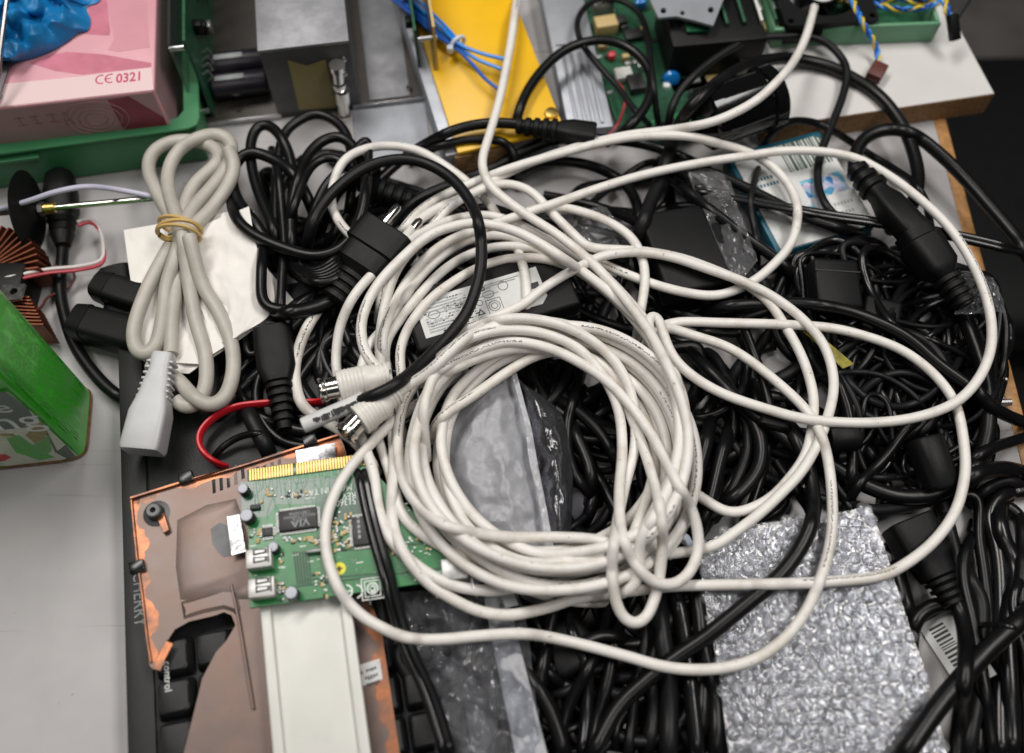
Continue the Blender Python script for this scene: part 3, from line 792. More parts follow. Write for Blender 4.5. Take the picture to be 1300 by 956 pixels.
part('frame', MB().prism([(0, 2), (2, 0), (Lf - 2, 0), (Lf, 2), (Lf, Lf - 2), (Lf - 2, Lf), (2, Lf), (0, Lf - 2)], -16, 0, [circ(Lf / 2, Lf / 2, 24)] + [circ(a, b, 2, 10) for a in (4, Lf - 4) for b in (4, Lf - 4)]), m_blackp, fa)
hb = part('hub', MB().cyl((Lf / 2, Lf / 2, -14), (Lf / 2, Lf / 2, -2), 11, n=24), m_blackp, fa)
part('sticker', MB().cyl((Lf / 2, Lf / 2, -1.95), (Lf / 2, Lf / 2, -1.8), 9.5, n=24), m_paper, hb)
for k in range(7):
    a = 2 * math.pi * k / 7; c, s_ = math.cos(a), math.sin(a)
    part('blade', MB().add([(Lf / 2 + 10 * c, Lf / 2 + 10 * s_, -3), (Lf / 2 + 23 * math.cos(a + .25), Lf / 2 + 23 * math.sin(a + .25), -3), (Lf / 2 + 23 * math.cos(a + .95), Lf / 2 + 23 * math.sin(a + .95), -13), (Lf / 2 + 10 * math.cos(a + .7), Lf / 2 + 10 * math.sin(a + .7), -13)], [(0, 1, 2, 3)]), m_blackg, fa)
# loose wires with plugs at the tray
def twist(path, zs, mats, r, label, cat, rad=1.2, pitch=14.0):
    q = crom([(*p, z) for p, z in zip(path, zs)], 3.0); pts = np.array([P(a[0], a[1], a[2]) for a in q]); o = None
    s_ = np.r_[0, np.cumsum(np.linalg.norm(np.diff(pts, axis=0), axis=1))]
    for k, m in enumerate(mats):
        ph = 2 * math.pi * (s_ / pitch + k / len(mats))
        pp = pts + np.c_[rad * np.cos(ph), np.zeros(len(ph)), rad * np.sin(ph)]
        if o is None: o = solo('wire_bundle', MB().tube(pp, r, 8), m, label, cat); 
        else: part('wire', MB().tube(pp, r, 8), m, o, world=True)
    return o, pts
o, pts = twist([(1075, -12), (1086, 10), (1096, 30), (1106, 47), (1113, 63), (1115, 80)], [40, 39, 38, 32, 26, 23], (m_bluew2, m_yelw, m_bluew), .9, 'twisted blue and yellow fan wires ending in a brown plug', 'wires')
cf_ = Frame(P(1097, 100, 20), P(1113, 107, 20), P(1104, 82, 20)); cm = cf_.m
part('plug', MB().add([(cm @ Vector(q))[:] for q in MB().box(0, 0, 0, 9.5, 13, 6, .6).v], MB().box(0, 0, 0, 9.5, 13, 6, .6).f), m_brown, o, world=True)
o, pts = twist([(1090, 0), (1120, 8), (1150, 12), (1180, 8), (1198, 2), (1203, 14), (1206, 24)], [30, 34, 36, 37, 38, 38, 34], (m_bluew2, m_yelw, m_bluew), .9, 'blue and yellow wires over the tray rim ending in a black plug', 'wires', 1.6, 20)
cf_ = Frame(P(1204, 53, 30), P(1213, 50, 30), P(1198, 25, 40)); cm = cf_.m; t_ = MB().box(0, 0, 0, 6, 16, 5, .6)
part('plug', MB().add([(cm @ Vector(q))[:] for q in t_.v], t_.f), m_blackp, o, world=True)
twist([(1060, -20), (1078, 2), (1110, 3), (1140, -3), (1170, 2), (1200, -8)], [26, 32, 30, 32, 34, 38], (m_yelw, m_bluew2, m_blackp), .9, 'blue, yellow and black wires coiled inside the pale green tray', 'wires', 2.0, 26)
solo('metal_rod', MB().cyl(P(1212, 24, 22), P(1236, -14, 40), 2.6), m_alu_dark, 'short grey rod leaning at the right end of the pale green tray', 'rod')
# black cylinder
p0, p1 = P(893, 152, 40), P(982, 122, 40)
ax = p1 - p0; ln = np.linalg.norm(ax)
cy = solo('black_canister', MB().loft(p0, ax, (0, 0, 1), [(0, 17, 17, 2), (1.5, 19, 19, 2), (8, 19, 19, 2), (8.5, 18, 18, 2), (ln - 9, 18, 18, 2), (ln - 8.5, 20, 20, 2), (ln - 1.5, 20, 20, 2), (ln, 18.5, 18.5, 2), (ln - .2, 16, 16, 2), (ln - 4, 15, 15, 2)], 40), m_piano, 'glossy black cylinder lying beside the white board', 'cylinder')
for q in np.linspace(0, 1, 12): Hdisc(*(p0 + ax * q)[:2], 40, 18)

# ================================================================== teal box with barcode
tz = 22
tcf = Frame(P(993, 311, tz), P(1107, 279, tz), P(941, 203, tz))
tc_ = thing('teal_box', 'small teal and white carton with barcode and holographic sticker', 'box', tcf)
tw, th_ = tcf.lx, tcf.ly
part('carton', MB().box(-5, -4, -13, tw + 1, th_ + 7, -.3, 2), m_teal, tc_)
part('paper_panel', MB().prism([(-2, -3), (tw + .5, -3), (tw + .5, th_ - 2), (tw - 5, th_ + 3), (2, th_ + 3), (-2, th_ - 1)], -.28, 0), m_paper, tc_)
bx0, by0 = tcf.loc(1004, 219)
rnd = random.Random(4)
x_ = 0
while x_ < 27:
    ww = rnd.choice((.6, .9, 1.4, 2.0)); part('barcode_bar', MB().box(bx0 + x_, by0, .02, bx0 + x_ + ww, by0 + 21, .08), m_bar, tc_); x_ += ww + rnd.choice((.6, .9, 1.3))
hx, hy = tcf.loc(1028, 254)
part('hologram', MB().box(hx, hy, .02, hx + 26, hy + 14, .12), m_holo, tc_)
part('hologram', MB().box(hx - 2, hy - 7, .02, hx + 5, hy - .2, .12), m_holo, tc_)
for k, (q, n_) in enumerate((((958, 232), 6), ((962, 240), 7), ((1060, 262), 6), ((1066, 273), 5))):
    q = tcf.loc(*q)
    for j in range(n_): part('printed_mark', MB().box(q[0] + j * 2.1, q[1], .02, q[0] + j * 2.1 + 1.3, q[1] + 2.2, .07), m_teal if k < 2 else m_silk_grey, tc_)
Hpoly([tcf.w(*q) for q in ((-5, -4), (tw, -4), (tw, th_ + 6), (-5, th_ + 6))], tz)
# ================================================================== left side
# suction cup rod
r0, r1 = P(-30, 273, 24), P(205, 251, 27)
rd = solo('threaded_rod', MB().cyl(r0, r1, 1.9, n=14), m_chrome, 'thin metal rod carrying a black disc across the grey table', 'rod')
dx = (r1 - r0) / np.linalg.norm(r1 - r0); dc = r0 + dx * ((P(38, 267, 24) - r0) @ dx)
dk = part('disc', MB().loft(dc - dx * 2, dx, (0, 0, 1), [(0, 12, 12, 2), (.4, 22, 22, 2), (1.6, 23, 23, 2), (2.6, 20, 20, 2), (5, 10, 10, 2), (7, 6, 6, 2)], 36), m_blackp, rd, world=True)
part('nut', MB().loft(dc + dx * 6, dx, (0, 0, 1), [(0, 4.2, 4.2, 2), (2.6, 4.2, 4.2, 2)], 6), m_steel, rd, world=True)
part('bushing', MB().loft(dc + dx * 9, dx, (0, 0, 1), [(0, 3.2, 3.2, 2), (6, 3, 3, 2)], 14), m_brass, rd, world=True)
hs = crom([(*P(-10, 268, 24),), (*P(34, 256, 40),), (*P(70, 244, 46),), (*P(110, 237, 44),), (*P(150, 241, 34),), (*P(196, 250, 30),)], 3)
solo('hose', MB().tube(hs, 1.6, 10), m_tube, 'thin milky hose curving above the metal rod', 'hose')
# black jack plug with its lead
p0, p1 = P(76, 220, 11), P(80, 312, 9)
ax = p1 - p0; ln = np.linalg.norm(ax)
k_pts = drape([(80, 300), (79, 330), (76, 365), (82, 400), (96, 440), (120, 475), (150, 503), (188, 520)], 3.7, zmin=7, stiff=4, dip=(0, 1))
bp_ = solo('jack_plug_lead', MB().tube(k_pts, 3.5, 12), m_black, 'black lead with tapered plug standing beside the black disc', 'cable')
part('plug', MB().loft(p0, ax, (0, 0, 1), [(0, 5, 6, 3), (3, 8, 8, 3), (16, 9.5, 9, 3), (ln * .55, 9.6, 9, 3), (ln * .62, 7.6, 7.5, 2.5), (ln * .68, 8.2, 8, 2.3), (ln * .72, 6.6, 6.6, 2.3), (ln * .76, 7.4, 7.4, 2.2), (ln * .82, 6.0, 6.0, 2.2), (ln * .86, 6.6, 6.6, 2.2), (ln, 4.2, 4.2, 2)], 24), m_blackp, bp_, world=True)
# copper heat sink
hf = flat(-8, 440, 0, 6)
hk = thing('heat_sink', 'copper finned heat sink with steel clip behind the green tin', 'heat sink', hf)
for k in range(16):
    a = math.radians(8 + k * 8.0); c0 = P(-4, 376, 0); c, s_ = math.cos(a), math.sin(a)
    q = [(c0 + np.array((c * r_, s_ * r_, z_))) for r_, z_ in ((11, 4), (34, 4), (36, 12), (33, 24), (11, 24))]; n_ = np.array((-s_, c, 0)) * .5
    part('fin', MB().add([tuple(v + n_) for v in q] + [tuple(v - n_) for v in q], [(0, 1, 2, 3, 4), (9, 8, 7, 6, 5)] + [(i, i + 5, (i + 1) % 5 + 5, (i + 1) % 5) for i in range(5)]), m_copper_fin, hk, world=True)
for k in range(9):
    a_, b_ = P(8 + k * 3.2, 398 + k * 4.6, 2), P(58 + k * 2.2, 402 + k * 4.2, 2)
    fr = Frame(a_, b_, a_ + np.array((0, 1, 0)))
    t_ = MB().box(0, -.45, 0, fr.lx, .45, 22); part('fin', MB().add([(fr.m @ Vector(q))[:] for q in t_.v], t_.f), m_copper_fin, hk, world=True)
c0 = P(28, 388, 0)
part('core', MB().box(c0[0] - 30, c0[1] - 9, .2, c0[0] + 10, c0[1] + 14, 25, 2), m_blackp, hk, world=True)
c1 = P(16, 371, 27)
cl = part('clip', MB().prism([(c1[0] - 6, c1[1] - 6), (c1[0] + 6, c1[1] - 5), (c1[0] + 6, c1[1] + 5), (c1[0] - 6, c1[1] + 4)], 26, 28, [[(c1[0] + 2.2 * math.cos(t) + 1, c1[1] + 2.2 * math.sin(t)) for t in np.linspace(0, 6.28, 9)[:-1]]]), m_chrome, hk, world=True)
w1 = np.array([P(*q) for q in ((-20, 358, 22), (20, 350, 24), (60, 342, 18), (100, 338, 12), (128, 330, 10), (131, 310, 10), (124, 286, 12), (112, 278, 14), (98, 282, 16))])
wr = solo('wire_pair', MB().tube(crom(w1, 2.5), 1.1, 8), m_whitew, 'thin white and red wires looping past the black plug', 'wires')
part('wire', MB().tube(crom(w1 + np.array((.8, -2.2, -.5)), 2.5), 1.0, 8), m_redw, wr, world=True)
w2 = np.array([P(*q) for q in ((30, 400, 24), (52, 390, 18), (60, 378, 12), (84, 366, 6), (95, 352, 6), (88, 340, 8), (70, 338, 10))])
solo('wire', MB().tube(crom(w2, 2.5), .8, 8), m_brown, 'thin brown wire looping from the copper heat sink', 'wire')
# green tin
rnd_ = random.Random(9)
A_, B_ = P(114, 492, 0), P(111, 584, 0)
tf_ = Frame(B_, B_ + (B_ - A_) * 0 + np.array((1, .12, 0)), A_)
tt = thing('tea_tin', 'tall green printed tin of tea standing on the grey table', 'tin', tf_)
dy = tf_.ly; HT = 135; WX = -92
part('body', MB().loft((WX / 2, dy / 2, .3), (0, 0, 1), (0, 1, 0), [(0, -WX / 2 - 3, dy / 2 - 2, 7), (2, -WX / 2, dy / 2, 9), (HT - 3, -WX / 2, dy / 2, 9), (HT, -WX / 2 - 2, dy / 2 - 2, 8)], 48), m_teagreen, tt)
part('bottom_seam', MB().loft((WX / 2, dy / 2, .2), (0, 0, 1), (0, 1, 0), [(0, -WX / 2 + .3, dy / 2 + .3, 8), (2.4, -WX / 2 + .7, dy / 2 + .7, 8), (3.6, -WX / 2 + .1, dy / 2 + .1, 8)], 48), m_tearim, tt)
part('top_seam', MB().loft((WX / 2, dy / 2, HT - 6), (0, 0, 1), (0, 1, 0), [(0, -WX / 2 + .1, dy / 2 + .1, 8), (1.5, -WX / 2 + .8, dy / 2 + .8, 8), (4, -WX / 2 + .8, dy / 2 + .8, 8)], 48), m_tearim, tt)
sprint = MB()                             # columns of very small print on the side
for k in range(22):
    yy = 4 + k * (dy - 9) / 22; z_ = 14 + (k % 4 == 0) * 14
    while z_ < 118:
        l_ = rnd_.uniform(1.2, 5)
        if rnd_.random() < .82: sprint.box(.02, yy, z_, .12, yy + .75, z_ + l_)
        z_ += l_ + rnd_.choice((.7, .9, 1.2, 6 if rnd_.random() < .12 else 1))
part('small_print', sprint, m_tealine, tt, kind='stuff')
tff = Frame(tf_.w(0, 0, 0), tf_.w(1, 0, 0), tf_.w(0, 0, 1))
def fpoly(pts, d, mat, nm='printed_panel'):
    q = [tff.loc(*p) for p in pts]
    q = [(min(x, -2.5), max(z, 4.0)) for x, z in q]
    part(nm, MB().add([(x, -d, z) for x, z in q], [tuple(range(len(q)))]), mat, tt)
fpoly([(-60, 500), (10, 497), (45, 520), (62, 540), (85, 556), (98, 578), (84, 588), (10, 592), (-60, 590)], .12, m_teapale)
fpoly([(-60, 498), (8, 497), (40, 518), (44, 532), (36, 542), (-60, 552)], .20, m_teadark)
fpoly([(58, 530), (66, 534), (92, 562), (97, 580), (88, 584), (70, 574)], .17, m_teadark)
fpoly([(66, 536), (84, 556), (84, 564), (73, 572)], .24, m_teapale)
fpoly([(32, 552), (46, 540), (56, 534), (61, 545), (56, 558), (44, 562)], .21, m_tealeaf)
fpoly([(8, 556), (24, 552), (52, 572), (70, 580), (50, 584), (20, 574)], .19, m_teagreen)
fpoly([(40, 566), (62, 552), (66, 572), (56, 578)], .20, m_tealine)
fpoly([(-10, 578), (6, 576), (14, 580), (6, 585), (-10, 586)], .22, m_redcomp)
for b_, sz, px_t, rot_ in (('ng', 26, (-4, 546), 0), ('e', 17, (-3, 524), 0)):
    x_, z_ = tff.loc(*px_t)
    text('lettering', b_, sz, 0, 0, 0, 0, m_silk, tt, mat3=Matrix.Translation((x_, -.32, z_)) @ Matrix.Rotation(math.radians(90), 4, 'X'))
for k in range(6):
    x_, z_ = tff.loc(1 + k * 3, 552); part('printed_mark', MB().box(x_, -.3, z_ - 1.5, x_ + 1, -.2, z_ + 1.5), m_tealeaf, tt)

# ================================================================== keyboard
kf = Frame(P(148, 440, 20), P(158, 868, 20), P(400, 470, 20))
kb = thing('keyboard', 'black keyboard under the napkin and the copper plate', 'keyboard', kf)
part('case', MB().box(-22, 0, -19.8, 330, 150, -1.5, 2.5), m_kbd, kb)
part('front_rail', MB().box(-21, .6, -1.6, 329, 13.2, 0, 1.2), m_kbd, kb)
part('deck', MB().box(-21, 14, -1.6, 152, 149, -.2, .8), m_kbd, kb)
text('lettering', 'CHERRY', 8.4, 0, 0, 0, 0, m_silk_grey, kb, mat3=Matrix.Translation((*kf.loc(169, 727), .03)), sx=.84)
kx0, ky0 = kf.loc(199, 818, 6)
key = MB().loft((8.6, 8.6, -1.4), (0, 0, 1), (0, 1, 0), [(0, 8.6, 8.6, 9), (1, 8.6, 8.6, 9), (7.2, 6.9, 6.9, 7), (7.8, 6.2, 6.2, 6)], 24)
ks = []
for i in range(6):
    for j in range(7): ks.append(Matrix.Translation((kx0 - 2 + i * 18.2, ky0 - 2 + j * 18.2, 0)))
k0 = part('key', key, m_kbd, kb); copies('key', k0, ks, kb)
lx_, ly_ = kf.loc(212, 842, 6.4)
text('lettering', 'control', 4.6, lx_ - 1.0, ly_ - 1.4, 6.45, 0, m_silk, kb)
Hpoly([kf.w(*q) for q in ((-22, 0), (330, 0), (330, 150), (-22, 150))], 20)
# black plastic blocks left of the napkin
bb = thing('plastic_bracket', 'black plastic bracket with stub arms poking out left of the napkin', 'bracket', flat(130, 430, 0, -10))
for a_, b_, r_ in (((94, 408, 15), (186, 432, 17), 10), ((121, 362, 20), (190, 384, 20), 8.5)):
    q, w = P(*a_), P(*b_); ln = np.linalg.norm(w - q)
    part('arm', MB().loft(q, w - q, (0, 0, 1), [(0, r_ * .7, r_ * .7, 4), (1.5, r_ * .9, r_ * .9, 4), (10, r_, r_, 5), (10.4, r_ * .95, r_ * .95, 5), (ln, r_, r_, 5)], 24), m_blackp, bb, world=True)
q, w = P(150, 345, 9), P(160, 420, 9)
part('bar', MB().loft(q, w - q, (0, 0, 1), [(0, 8, 8, 4), (1, 9, 9, 5), (36, 9, 9, 5)], 20), m_blackp, bb, world=True)

# ================================================================== black filling of the heap
ZONE = [(330, 215), (420, 190), (520, 235), (620, 260), (700, 255), (830, 200), (900, 235), (985, 330), (1090, 300), (1190, 330), (1262, 360), (1278, 480), (1255, 600), (1130, 660), (1010, 640), (905, 690), (890, 800), (830, 885), (640, 885), (520, 880), (470, 720), (430, 560), (330, 600), (255, 585), (200, 540), (300, 470), (350, 410)]
def inside(p, poly):
    x, y = p; c = False
    for i in range(len(poly)):
        x1, y1 = poly[i]; x2, y2 = poly[i - 1]
        if (y1 > y) != (y2 > y) and x < (x2 - x1) * (y - y1) / (y2 - y1) + x1: c = not c
    return c
rf = random.Random(5)
def wander(poly, length, turn, step=16):
    while True:
        p = np.array((rf.uniform(200, 1290), rf.uniform(190, 980)))
        if inside(p, poly): break
    a = rf.uniform(0, 2 * math.pi); k = rf.uniform(-turn, turn); out = [p.copy()]
    for _ in range(int(length / step)):
        k += rf.uniform(-turn, turn) * .35; k = max(-turn, min(turn, k)); a += k
        q = p + step * np.array((math.cos(a), math.sin(a)))
        for s_ in range(12):
            if inside(q, poly): break
            a += .35 if k > 0 else -.35; q = p + step * np.array((math.cos(a), math.sin(a)))
        if not inside(q, poly): break
        p = q; out.append(p.copy())
    return out
GF = 'black cables in the tangled heap'
cnt = 0
CZ = [(560, 440), (760, 420), (900, 440), (960, 520), (940, 640), (830, 700), (700, 690), (560, 660), (540, 540)]
DZ = [(360, 400), (480, 300), (620, 280), (800, 260), (960, 330), (1000, 420), (860, 430), (640, 400), (520, 480), (440, 570), (360, 560)]
BZ = [(640, 740), (760, 720), (890, 720), (905, 820), (925, 980), (620, 980), (640, 860)]
while cnt < 138:
    w = wander(CZ if cnt % 6 == 0 else DZ if cnt % 6 == 1 else BZ if cnt % 6 == 2 else ZONE, rf.uniform(240, 620), .26)
    if len(w) < 7: continue
    r_ = rf.choice((2.2, 2.8, 3.3, 3.8))
    c_ = np.mean(w, axis=0)
    zn = 'behind the copper shield' if c_[0] < 430 else 'near the laptop adapter' if c_[1] < 430 and c_[0] < 760 else 'near the flat black box' if c_[1] < 400 and c_[0] < 980 else 'left of the bubble wrap' if c_[1] > 690 else 'beneath the white coil' if c_[0] < 880 else 'between white coil and wire tangle'
    cable('black_cable', ('thin' if r_ < 2.5 else 'thick' if r_ > 3.2 else 'medium') + ' black cable tangled in the dark heap ' + zn, w, r_, rf.choice((m_black, m_black, m_black2)), group=GF, n=8, zmax=24 - 6 * rf.random(), sink=.3)
    cnt += 1
RZ = [(1000, 330), (1060, 300), (1180, 330), (1262, 350), (1285, 420), (1262, 520), (1235, 600), (1100, 610), (1060, 500), (1030, 420)]
cnt = 0
while cnt < 46:
    w = wander(RZ, rf.uniform(200, 520), .22, 13)
    if len(w) < 6: continue
    cable('thin_black_wire', 'thin black wire in the tangle near the wooden table edge', w, rf.choice((1.3, 1.7, 2.2, 2.6)), rf.choice((m_black, m_black2, m_blackg)), group='thin black wires near the table edge', n=8, zmax=30, sink=.3, stiff=4)
    cnt += 1
print('filler', round(HF.max(), 1))

# dark solid things in the heap
def brick(name, label, o, x, y, thick, over, mat=m_blackp, cat='adapter', seam=True):
    fr = Frame(P(*o), P(*x), P(*y)); t = thing(name, label, cat, fr)
    a0, a1, b0, b1 = over
    part('body', MB().box(-a0, -b0, -thick, fr.lx + a1, fr.ly + b1, 0, 2.2, 3), mat, t)
    if seam: part('seam', MB().box(-a0 - .15, -b0 - .15, -thick * .52, fr.lx + a1 + .15, fr.ly + b1 + .15, -thick * .48), m_blackg, t)
    Hpoly([fr.w(*q) for q in ((-a0, -b0), (fr.lx + a1, -b0), (fr.lx + a1, fr.ly + b1), (-a0, fr.ly + b1))], None)
    return fr, t
brick('black_box', 'flat matt black box in the heap between white loops and teal carton', (848, 372, 34), (962, 352, 30), (828, 268, 34), 26, (0, 0, 0, 0), cat='box')
fr, t = brick('small_adapter', 'small grey black power adapter in the wire tangle near the teal carton', (1040, 388, 34), (1098, 391, 30), (1070, 328, 36), 24, (0, 0, 0, 0))
part('step', MB().box(0, fr.ly - 8, .02, fr.lx, fr.ly - 7.4, .3), m_ink, t)
brick('plug_adapter', 'small black wall adapter deep in the wire tangle', (1092, 420, 22), (1140, 432, 22), (1108, 374, 24), 20, (0, 0, 0, 0))
solo('cable_tag', MB().add([tuple(P(*q)) for q in ((1012, 414, 29), (1030, 416, 28), (1084, 462, 27), (1070, 468, 27))], [(3, 2, 1, 0)]).add([tuple(P(q[0], q[1], q[2] - .4)) for q in ((1012, 414, 29), (1030, 416, 28), (1084, 462, 27), (1070, 468, 27))], [(0, 1, 2, 3)]), m_tealeaf, 'thin olive yellow strip among the black wires', 'tag')
fr, ad = brick('laptop_adapter', 'black laptop power adapter with silver rating label under the white loops', (541, 430, 37), (698, 383, 37), (535, 381, 38), 27, (6, 16, 6, 8))
lw, lh = fr.lx, fr.ly
lb = part('rating_label', MB().prism([(0, 0), (lw - 4, 0), (lw, 4), (lw, lh), (0, lh)], .03, .15), m_paper, ad)
def lab(x, y, X, Y, m=m_ink): part('printed_mark', MB().box(x, y, .16, X, Y, .22), m, lb)
for k in range(5): lab(4, lh - 3 - k * 1.9, 4 + rnd.uniform(10, 24), lh - 2.2 - k * 1.9, m_silk_grey)
for k in range(4): lab(3, 2 + k * 1.8, 3 + rnd.uniform(8, 16), 2.7 + k * 1.8, m_silk_grey)
for k in range(4): lab(30, lh - 3 - k * 1.9, 30 + rnd.uniform(8, 15), lh - 2.3 - k * 1.9, m_silk_grey)
def ringp(x, y, r, rx=1.0, w=.35): part('printed_symbol', MB().prism([(x + rx * r * math.cos(t), y + r * math.sin(t)) for t in np.linspace(0, 6.2832, 21)[:-1]], .16, .22, [[(x + (rx * r - w) * math.cos(t), y + (r - w) * math.sin(t)) for t in np.linspace(0, 6.2832, 21)[:-1]]]), m_ink, lb)
def trip(x, y, r): part('printed_symbol', MB().prism([(x - r, y - r * .8), (x + r, y - r * .8), (x, y + r)], .16, .22, [[(x - r * .55, y - r * .5), (x + r * .55, y - r * .5), (x, y + r * .45)]]), m_ink, lb)
ringp(8, 12, 2.4, 1.4); ringp(40, 7, 3.2); ringp(40, 7, 1.9); ringp(39, 14.5, 2.2, 1.5); ringp(48, 17, 2.8); ringp(33, 11, 1.8); ringp(37, 18.5, 1.4, 1, .8); ringp(28, 10.5, 1.8); ringp(20, 5, 2.2, 1.3)
trip(32, 16, 2.0); trip(28, 15.2, 1.6); trip(32, 5.6, 2.2)
lab(36, 2.5, 36.3, 11); lab(44, 2.5, 44.3, 11); lab(36, 11, 44.3, 11.3); lab(36, 2.5, 44.3, 2.8)
lab(lw - 11, 10, lw - 2, 13.6)
text('lettering', 'S', 6.5, lw - 8.5, 16, .2, 0, m_ink, lb)
for k in range(6): lab(10 + k * 6, 1.0, 13.5 + k * 6, 1.7, m_ink)
for yy_ in np.arange(2.2, lh - 2, 1.55):                  # dense small print
    xx_ = 3.0
    while xx_ < 31 - .2 * yy_:
        w_ = rnd.uniform(.6, 2.2)
        if rnd.random() < .8 and not (4 < xx_ < 12 and 9 < yy_ < 15): part('printed_mark', MB().box(xx_, yy_, .16, xx_ + w_, yy_ + .7, .21), rnd.choice((m_ink, m_silk_grey)), lb)
        xx_ += w_ + .5
for k in range(14): lab(36 + rnd.uniform(0, lw - 50), lh - 2.6 - (k % 2) * 1.3, 37 + rnd.uniform(1, lw - 47), lh - 2.1 - (k % 2) * 1.3, m_silk_grey)
# ================================================================== named black cables
def bk(label, path, r=2.9, mat=m_black, group=None, name='black_cable', n=12, **k):
    return cable(name, label, path, r, mat, group=group, n=n, **k)
bk('thick black cable looping up over the yellow case and grey housing', [(648, 178), (655, 155), (666, 122), (688, 89), (716, 64), (744, 53), (771, 51), (799, 61), (819, 80), (828, 105), (821, 133), (805, 155), (790, 168), (770, 182)], 3.0, zmin=34, stiff=10, lift=2)
bk('thin black cable looping over the green circuit board connectors', [(826, 160), (804, 138), (788, 115), (758, 81), (737, 53), (732, 28), (742, 9), (762, -2), (792, 2), (813, 18), (822, 46), (826, 81), (832, 130), (838, 175)], 2.0, m_black2, zmin=20, stiff=9)
solo('red_wire', MB().tube(crom([P(*q) for q in ((776, 100, 16), (790, 112, 18), (793, 130, 18), (786, 155, 12), (772, 172, 10))], 2), .9, 8), m_redw, 'thin red wire hanging in front of the green circuit board', 'wire')
# blue wires
bl = None
for k, (pp, m) in enumerate((([(505, -14), (530, 8), (560, 35), (583, 56), (612, 68), (645, 76)], m_bluew), ([(500, -12), (528, 12), (556, 38), (580, 58), (605, 75), (637, 88)], m_bluew), ([(497, -8), (522, 12), (552, 40), (578, 60), (600, 82), (616, 100), (635, 115)], m_bluew2), ([(512, -14), (534, 4), (562, 30), (582, 52)], m_bluew), ([(492, -6), (520, 16), (550, 42), (576, 60)], m_bluew2))):
    q = crom([(x, y, 33 + (4 if k in (0, 3) else 1) + .02 * (x - 500)) for x, y in pp], 3)
    w = MB().tube(np.array([P(*a) for a in q]), 1.15, 8)
    if bl is None: bl = solo('wire_bundle', w, m, 'bundle of blue wires tied together over the yellow case', 'wires')
    else: part('wire', w, m, bl, world=True)
c0 = P(581, 55, 36)
tie = MB().tube([c0 + np.array((5.2 * math.cos(t) * .75, 5.2 * math.cos(t) * .66, 4.4 * math.sin(t))) for t in np.linspace(0, 6.3, 20)], 1.3, 8)
tie.add(*(lambda t: (t.v, t.f))(MB().box(c0[0] - 6.5, c0[1] - 7.5, c0[2] - 2, c0[0] - 2.5, c0[1] - 3.5, c0[2] + 3, .8)))
part('cable_tie', tie, m_tie, bl, world=True)

# --- back edge of the heap
def ribplug(parent, p0, p1, secs, mat=m_blackp, name='plug', up=(0, 0, 1), n=24):
    ax = np.array(p1) - np.array(p0); ln = np.linalg.norm(ax)
    return part(name, MB().loft(p0, ax, up, [(t * ln, a, b, e) for t, a, b, e in secs], n), mat, parent, world=True)
RIB = [(0, 3.2, 3.2, 2)]
def ribs(t0, t1, n, r0, r1, groove=.78):
    o = []
    for k in range(n):
        f = k / max(n - 1, 1); r_ = r0 + (r1 - r0) * f; d = (t1 - t0) / n; t = t0 + k * d
        o += [(t, r_ * groove, r_ * groove, 2.6), (t + d * .12, r_, r_, 2.6), (t + d * .62, r_, r_, 2.6), (t + d * .74, r_ * groove, r_ * groove, 2.6)]
    return o
o, p = bk('black cable with ribbed plug lying across the front of the yellow case', [(405, 325), (440, 275), (480, 230), (510, 203), (545, 180), (583, 163), (625, 156), (662, 158)], 3.2, zmin=18, stiff=9, lift=6, dip=(1, 0))
ribplug(o, P(655, 159, 36), P(756, 172, 36), ribs(0, .55, 5, 4.6, 6.4) + [(.6, 6, 5.6, 3.5), (.7, 7, 6, 4), (.97, 7, 6, 4), (1, 6, 5.4, 4)])
bk('black cable sweeping below the white cables behind the heap', [(470, 318), (520, 260), (570, 235), (625, 213), (666, 191), (708, 177), (760, 176), (830, 186), (900, 215)], 3.2, zmin=16)
bk('black cable arching past the front of the yellow case corner', [(520, 205), (545, 190), (590, 178), (640, 180), (655, 205), (658, 240)], 2.6, zmin=14)
bk('thick black cable curling behind the heap to the straight black rod', [(640, 235), (670, 212), (700, 205), (742, 208), (778, 222), (800, 241), (811, 269), (812, 300)], 3.2, zmin=12)
bk('short black cable slanting under the white loops near the heap top', [(690, 248), (728, 255), (769, 266), (805, 280), (840, 300)], 3.0)
bk('straight stiff black cable standing across the heap behind the coil', [(858, 168), (846, 205), (836, 235), (825, 258), (811, 299), (803, 330)], 4.0, m_black2, zmin=26)
bk('black cable running from the rod down toward the teal carton', [(846, 222), (880, 249), (922, 282), (963, 313), (995, 336), (1020, 365)], 3.2, zmin=26)
bk('black cable crossing the teal carton from the heap to the ribbed connectors', [(838, 205), (880, 212), (920, 226), (964, 247), (1022, 276), (1060, 288), (1100, 296)], 3.2, zmin=30)
bk('twin black cable crossing the teal carton toward the wooden edge', [(850, 230), (880, 236), (920, 246), (978, 258), (1052, 271), (1107, 279), (1168, 288), (1242, 303), (1310, 320)], 2.0, m_blackg, zmin=30)
bk('black flex hugging the twin cable over the teal carton', [(856, 236), (900, 246), (978, 262), (1052, 276), (1107, 284), (1168, 294), (1242, 309), (1310, 326)], 2.0, m_blackg, zmin=30)
bk('thick black cable looping over the white board and down past its edge', [(858, 172), (864, 157), (875, 138), (896, 118), (919, 99), (954, 81), (1000, 74), (1051, 84), (1084, 100), (1117, 122), (1145, 158), (1160, 194), (1166, 224), (1163, 247), (1151, 272), (1130, 292)], 3.9, zmin=22, stiff=10)
